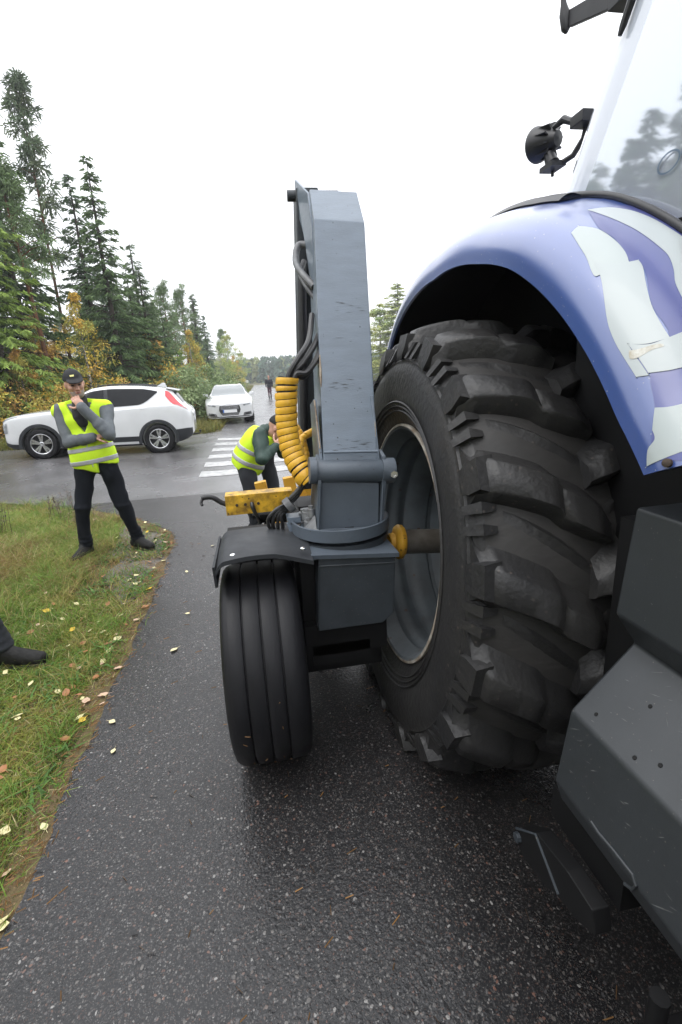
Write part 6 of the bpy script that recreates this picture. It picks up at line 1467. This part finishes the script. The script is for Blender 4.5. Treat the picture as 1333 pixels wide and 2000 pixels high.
def tree(kind, x, y, h, label=None, group=None, seed=0, wx=1., lean=(0, 0)):
    (cm, tm), bk = PROTO[kind]; base = max(v.co.z for v in tm.vertices) if kind not in ('bushG', 'bushY', 'bushW') else {'bushG': 1.9, 'bushY': 2., 'bushW': 2.6}[kind]
    s = h/base; o = empty(KIND[kind[:2]], (x, y, float(H(x, y))-.03), label, 'bush' if kind[:2] == 'bu' else 'tree', group)
    o.rotation_euler = (lean[0], lean[1], random.Random(seed*7+3).random()*6.28) if lean == (0, 0) else (lean[0], lean[1], 0)
    o.scale = (s*wx, s*wx, s)
    for nm, me in (('crown' if kind[:2] != 'bu' else 'foliage', cm), ('trunk' if kind[:2] != 'bu' else 'stem', tm)):
        c = bpy.data.objects.new(nm, me); link(c, o)
wr0 = random.Random(21)
# the ones a viewer can single out
tree('pineT', -7.66, 24, 12.9, 'tall thin sparse pine whose top stands highest at the left', seed=1)
tree('spruceA', -5.15, 22, 9.75, 'dark spruce with the clear pointed top above the white crossover', seed=2)
tree('spruceB', -6.55, 24.5, 9.9, 'dark spruce close behind the pointed one, slightly lower and to its left', seed=3)
tree('spruceL', -7.6, 17.6, 8.6, 'broad light green spruce with drooping boughs at the left edge', seed=4, wx=1.0)
tree('spruceA', -8.3, 21.5, 12.2, 'tall dark spruce cut by the left edge above the broad light one', seed=5, wx=1.0)
tree('pineB', -6.95, 19.8, 8.6, 'leaning pine with a bare reddish trunk between the spruces', seed=6, lean=(0, R(-3)))
tree('birchY', -5.72, 19.6, 4.6, 'slender yellow birch right behind the cap of the standing man', seed=7)
tree('birchO', -7.0, 17.2, 2.7, 'low orange leaved birch behind the bonnet of the white crossover', seed=8)
tree('birchO', -8.6, 17.6, 3.2, 'orange and green young birch at the left edge above the bonnet', seed=18, wx=1.2)
tree('spruceA', -4.35, 24.5, 6.6, 'mid height spruce with full skirt above the rear window of the crossover', seed=9, wx=1.25)
tree('spruceT', -5.95, 32, 9.4, 'narrow ragged spruce beyond the crossover, right of the dark pair', seed=10, wx=1.2)
tree('pineA', -5.1, 36, 7.9, 'first reddish stemmed pine right of the ragged spruce', seed=11)
tree('pineA', -4.45, 40, 8.3, 'second reddish stemmed pine, standing over yellow birches', seed=12)
tree('spruceT', -3.85, 43, 8.2, 'slim spruce ending the pine row', seed=13, wx=1.3)
tree('birchY', -3.9, 37, 4.9, 'yellow birch under the pine row', seed=14, wx=1.2)
tree('spruceB', -3.75, 50, 7.4, 'small dark pine like tree with rounded top beside the yellow birches', seed=15)
tree('birchG', -3.1, 58, 5.6, 'green birch just left of the big yellow one by the far path', seed=16)
tree('birchP', -2.35, 64, 7.2, 'big pale yellow green birch beside the far path', seed=17, wx=1.15)
tree('birchP', -1.2, 88, 6.2, 'last rounded green tree before the far dark wood', seed=19, wx=1.4)
for i, (x, y, h) in enumerate([(-1.9, 70, 4.6), (-1.6, 78, 4.2)]): tree('birchY', x, y, h, ['low yellow tree at the foot of the big pale birch', 'low yellow tree between the pale birch and the last green one'][i], seed=20+i, wx=1.3)
# trees to the right of the boom
tree('spruceP', 18.2, 60, 11.6, 'tall pale green tree between the boom and the tractor tyre', seed=30, wx=2.1)
tree('birchP', 16.2, 61, 9.4, 'shorter pale green tree just right of the boom', seed=31, wx=2.2)
tree('birchG', 19.8, 56, 9.5, 'green tree half hidden by the top of the tractor tyre', seed=32)
for i, (x, y, h, k) in enumerate([(14.4, 66, 7.6, 'birchG'), (22.5, 58, 11, 'birchP'), (26, 60, 10, 'spruceA'), (29, 55, 11, 'birchP'), (12.4, 80, 6.8, 'birchP'), (9.9, 96, 6.4, 'birchG')]):
    tree(k, x, y, h, 'tree of the right hand roadside row behind the crane and tractor', 'right hand roadside trees', seed=40+i)
# bushes along the left side
BL = [('bushW', -2.55, 20.6, 2.5, 1.1, 'greyish green bush right behind the tail of the white crossover'), ('bushG', -1.98, 23.4, 1.9, 1.1, 'green bush left of the white saloon'), ('bushW', -2.55, 26.5, 2.7, 1.2, 'tall greyish green bush above the roof of the white saloon'),
      ('bushG', -1.9, 30.5, 2.1, 1.2, 'green bush over the saloon roof, nearer of two'), ('bushG', -1.75, 36, 2.0, 1.3, 'green bush over the saloon roof, farther of two'), ('bushY', -3.4, 21.8, 2.3, 1., 'yellowing bush over the rear window of the crossover'),
      ('bushY', -6.0, 16.6, 1.7, 1., 'yellow brown bush behind the shoulder of the standing man'), ('bushY', -7.6, 16.2, 1.7, 1.1, 'yellow brown bush behind the bonnet of the crossover'), ('bushG', -8.8, 15.6, 1.2, 1.1, 'low green bush at the left edge in front of the crossover'),
      ('bushY', -4.6, 18.2, 1.9, 1., 'yellow brown bush behind the roof of the crossover'), ('bushW', -1.9, 44, 2.6, 1.4, 'pale bush under the big yellow birch'), ('bushY', -9.4, 18.4, 2.4, 1.3, 'yellow bush at the far left under the spruces')]
for i, (k, x, y, h, wx, lb) in enumerate(BL): tree(k, x, y, h, lb, seed=60+i, wx=wx)
for i in range(26):
    y = 19+i*1.15+wr0.random()*1.2; x = -3.2-wr0.random()*3.4-max(0, 26-y)*.28
    k = wr0.choice(['birchG', 'birchY', 'birchG', 'birchO', 'birchP', 'bushY'])
    tree(k, x, y, wr0.uniform(2.2, 4.4) if k[:4] != 'bush' else 2.2, 'young leafy tree or shrub filling the wood edge under the tall conifers' if k[:2] == 'bi' else 'low yellowing shrub filling the wood edge under the tall conifers', 'young birches of the wood edge' if k[:2] == 'bi' else 'low shrubs of the wood edge', seed=700+i, wx=1.3)
for i in range(9):
    x = 9.5+i*1.9; y = 58+wr0.random()*10
    tree('birchP' if i % 3 else 'birchG', x, y, 4.2+wr0.random()*2.2, 'low leafy tree along the right hand road, right of the boom', 'low trees right of the boom', seed=740+i, wx=1.4)
# the wood behind them
wr_ = random.Random(8); n = 0
while n < 95:
    y = wr_.uniform(22, 75); x = -3.6-wr_.random()**1.2*17-max(0, 30-y)*.30
    if y > 45: x += .02*(y-45)
    k = wr_.choices(['spruceA', 'spruceB', 'spruceT', 'pineA', 'pineB', 'birchY', 'birchG', 'birchO'], [3, 2.4, 1.6, 2, 2, 2, 1.2, .8])[0]
    h = {'sp': wr_.uniform(5.5, 8.6), 'pi': wr_.uniform(6, 8.4), 'bi': wr_.uniform(3, 5.2)}[k[:2]]*(1 if x > -9 else 1.15)
    if k[:2] != 'bi' and x > -8: h = min(h, 2.2+.12*y+.35*abs(x))
    kn = {'sp': 'spruce', 'pi': 'pine', 'bi': 'birch'}[k[:2]]
    tree(k, x, y, h, kn+' deep in the dense mixed wood behind the parked white cars', kn+' trees of the left hand wood', seed=100+n); n += 1
# left side of the wood out of the frame that the cab glass and the wet road mirror
for i in range(16):
    x = -10.5-wr_.random()*7; y = 14.6+wr_.random()*4
    k = wr_.choice(['spruceA', 'spruceL', 'pineA', 'birchY']); kn = {'sp': 'spruce', 'pi': 'pine', 'bi': 'birch'}[k[:2]]
    tree(k, x, y, wr_.uniform(10, 14.5) if kn != 'birch' else 6.5, kn+' deep in the dense mixed wood behind the parked white cars', kn+' trees of the left hand wood', seed=300+i)
for i in range(9):
    k = wr_.choice(['spruceA', 'spruceB', 'pineA']); kn = {'sp': 'spruce', 'pi': 'pine', 'bi': 'birch'}[k[:2]]
    tree(k, -10.3-wr_.random()*3.5, 17.5+i*1.0, wr_.uniform(11, 14.5), kn+' deep in the dense mixed wood behind the parked white cars', kn+' trees of the left hand wood', seed=360+i)
# trees beside the camera, mirrored in the cab glass
for i in range(34):
    y = wr_.uniform(-22, 9); x = -14-wr_.random()*9-max(0, y-2)*.4
    k = wr_.choice(['spruceA', 'spruceB', 'pineA', 'birchG', 'spruceL']); kn = {'sp': 'spruce', 'pi': 'pine', 'bi': 'birch'}[k[:2]]
    tree(k, x, y, wr_.uniform(6, 10) if kn != 'birch' else 5, 'tree left of the verge, seen only as a reflection in the cab glass', 'trees mirrored in the cab glass', seed=400+i)
for i in range(44):
    a = R(wr_.uniform(95, 265)); d = wr_.uniform(13, 24); x = d*math.sin(a)*1.2; y = d*math.cos(a)
    k = wr_.choice(['spruceA', 'spruceB', 'pineA', 'birchG', 'spruceL']); kn = {'sp': 'spruce', 'pi': 'pine', 'bi': 'birch'}[k[:2]]
    tree(k, x, y, wr_.uniform(7, 12) if kn != 'birch' else 6, 'tree in the wood behind the viewer, out of the picture', 'trees behind the viewer', seed=500+i)
# far dark wood at the end of the road: one mass
VV = []; CC = []
rg = np.random.default_rng(3)
for i in range(420):
    y = 150+rg.random()*60; x = -40+rg.random()*110; h = (5.2+3.2*rg.random())*y/170; nb = 26
    t = rg.random(nb*4)**.7; r = .26*h*(1-t)*np.sqrt(rg.random(nb*4))+.1; a = rg.random(nb*4)*6.28
    P = np.stack([x+r*np.cos(a), y+r*np.sin(a), h*t], 1); D = np.stack([np.cos(a), np.sin(a), -.3+0*a], 1); c = np.array([.050, .085, .058]) if rg.random() < .75 else np.array([.16, .18, .075])
    V, C = sprays(P, D, .5+.6*rg.random(nb*4), .5+.5*rg.random(nb*4), c*(.6+.8*rg.random((nb*4, 1)))); VV.append(V); CC.append(C)
V = np.concatenate(VV); tag(obj('far_wood', quads_mesh('far_wood', V, len(V)//4, np.concatenate(CC)), M['leaf']), kind='stuff')
# small white roadside sign
sg = empty('road_sign', (-.62, 79, 0), 'small white sign at the left edge of the far path', 'sign')
mb = MB(); mb.box((-.85, 79, .95), (-.25, 79.03, 1.35), .01); mb.build('panel', M['signwhite'], sg)
mb = MB(); mb.tube([(-.55, 79.05, 0), (-.55, 79.05, 1.3)], .03, 8); mb.build('post', M['galv'], sg)
# cable over the right hand verge
mb = MB(); mb.tube([(8.5, 30, 3.05), (11.5, 42, 3.6), (17, 58, 4.6)], .018, 6); mb.tube([(17, 58, 0), (17, 58, 5)], .09, 8); mb.tube([(8.5, 30, 0), (8.5, 30, 3.3)], .09, 8)
tag(mb.build('power_line', M['galv']), 'thin pale cable strung low in front of the trees right of the boom', 'cable')

# dry dead weeds in front of the standing man and a dark seed stalk clump at the left
def weeds(name, x, y, n, hmax, label, col, seed):
    rg = random.Random(seed); mb = MB()
    for i in range(n):
        a = rg.random()*6.28; h = hmax*(.5+.5*rg.random()); px, py = x+rg.gauss(0, .10), y+rg.gauss(0, .10); dx, dy = rg.gauss(0, .10)*h, rg.gauss(0, .10)*h
        mb.tube([(px, py, -.02), (px+dx*.4, py+dy*.4, h*.6), (px+dx, py+dy, h)], [.003, .0025, .0015], 4)
        for q in range(5):
            f = .45+.55*rg.random(); c = Vector((px+dx*f, py+dy*f, h*f)); e = Vector((rg.gauss(0, .03), rg.gauss(0, .03), rg.gauss(.005, .015))); s_ = e.cross(Vector((0, 0, 1))).normalized()*.010
            mb.add([c, c+e*.6+s_, c+e*1.3, c+e*.6-s_], [(0, 1, 2, 3)])
    o = mb.build(name, mat('dry_weed_'+str(seed), col, .8, col2=[c*.5 for c in col], nscale=30), None, 60, fix=False); return tag(o, label, 'plant')
weeds('dry_weed', -2.55, 6.55, 16, .42, 'dry brown weed with dark leaves at the road edge left of the standing man', (.12, .085, .06), 1)
weeds('dry_weed', -3.15, 6.0, 34, .40, 'dark withered weed clump on the verge at the left edge', (.07, .045, .035), 2)
weeds('dry_weed', -2.2, 6.1, 12, .30, 'sparse pale weed on the verge close behind the right boot of the standing man', (.20, .15, .07), 3)

# ------------------------------------------------------------------ damp air
mb = MB(); mb.box((-960, -140, -1.3), (960, 1900, 22)); hz = mb.build('haze', bpy.data.materials.new('damp_air'), None, 0)
hm = hz.data.materials[0]; hm.use_nodes = True; hn = hm.node_tree; hn.nodes.clear()
ho = hn.nodes.new('ShaderNodeOutputMaterial'); hv = hn.nodes.new('ShaderNodeVolumePrincipled'); hv.inputs['Color'].default_value = (.93, .95, .97, 1); hv.inputs['Density'].default_value = .0015; hv.inputs['Anisotropy'].default_value = .3
hn.links.new(hv.outputs[0], ho.inputs['Volume']); hz['kind'] = 'stuff'
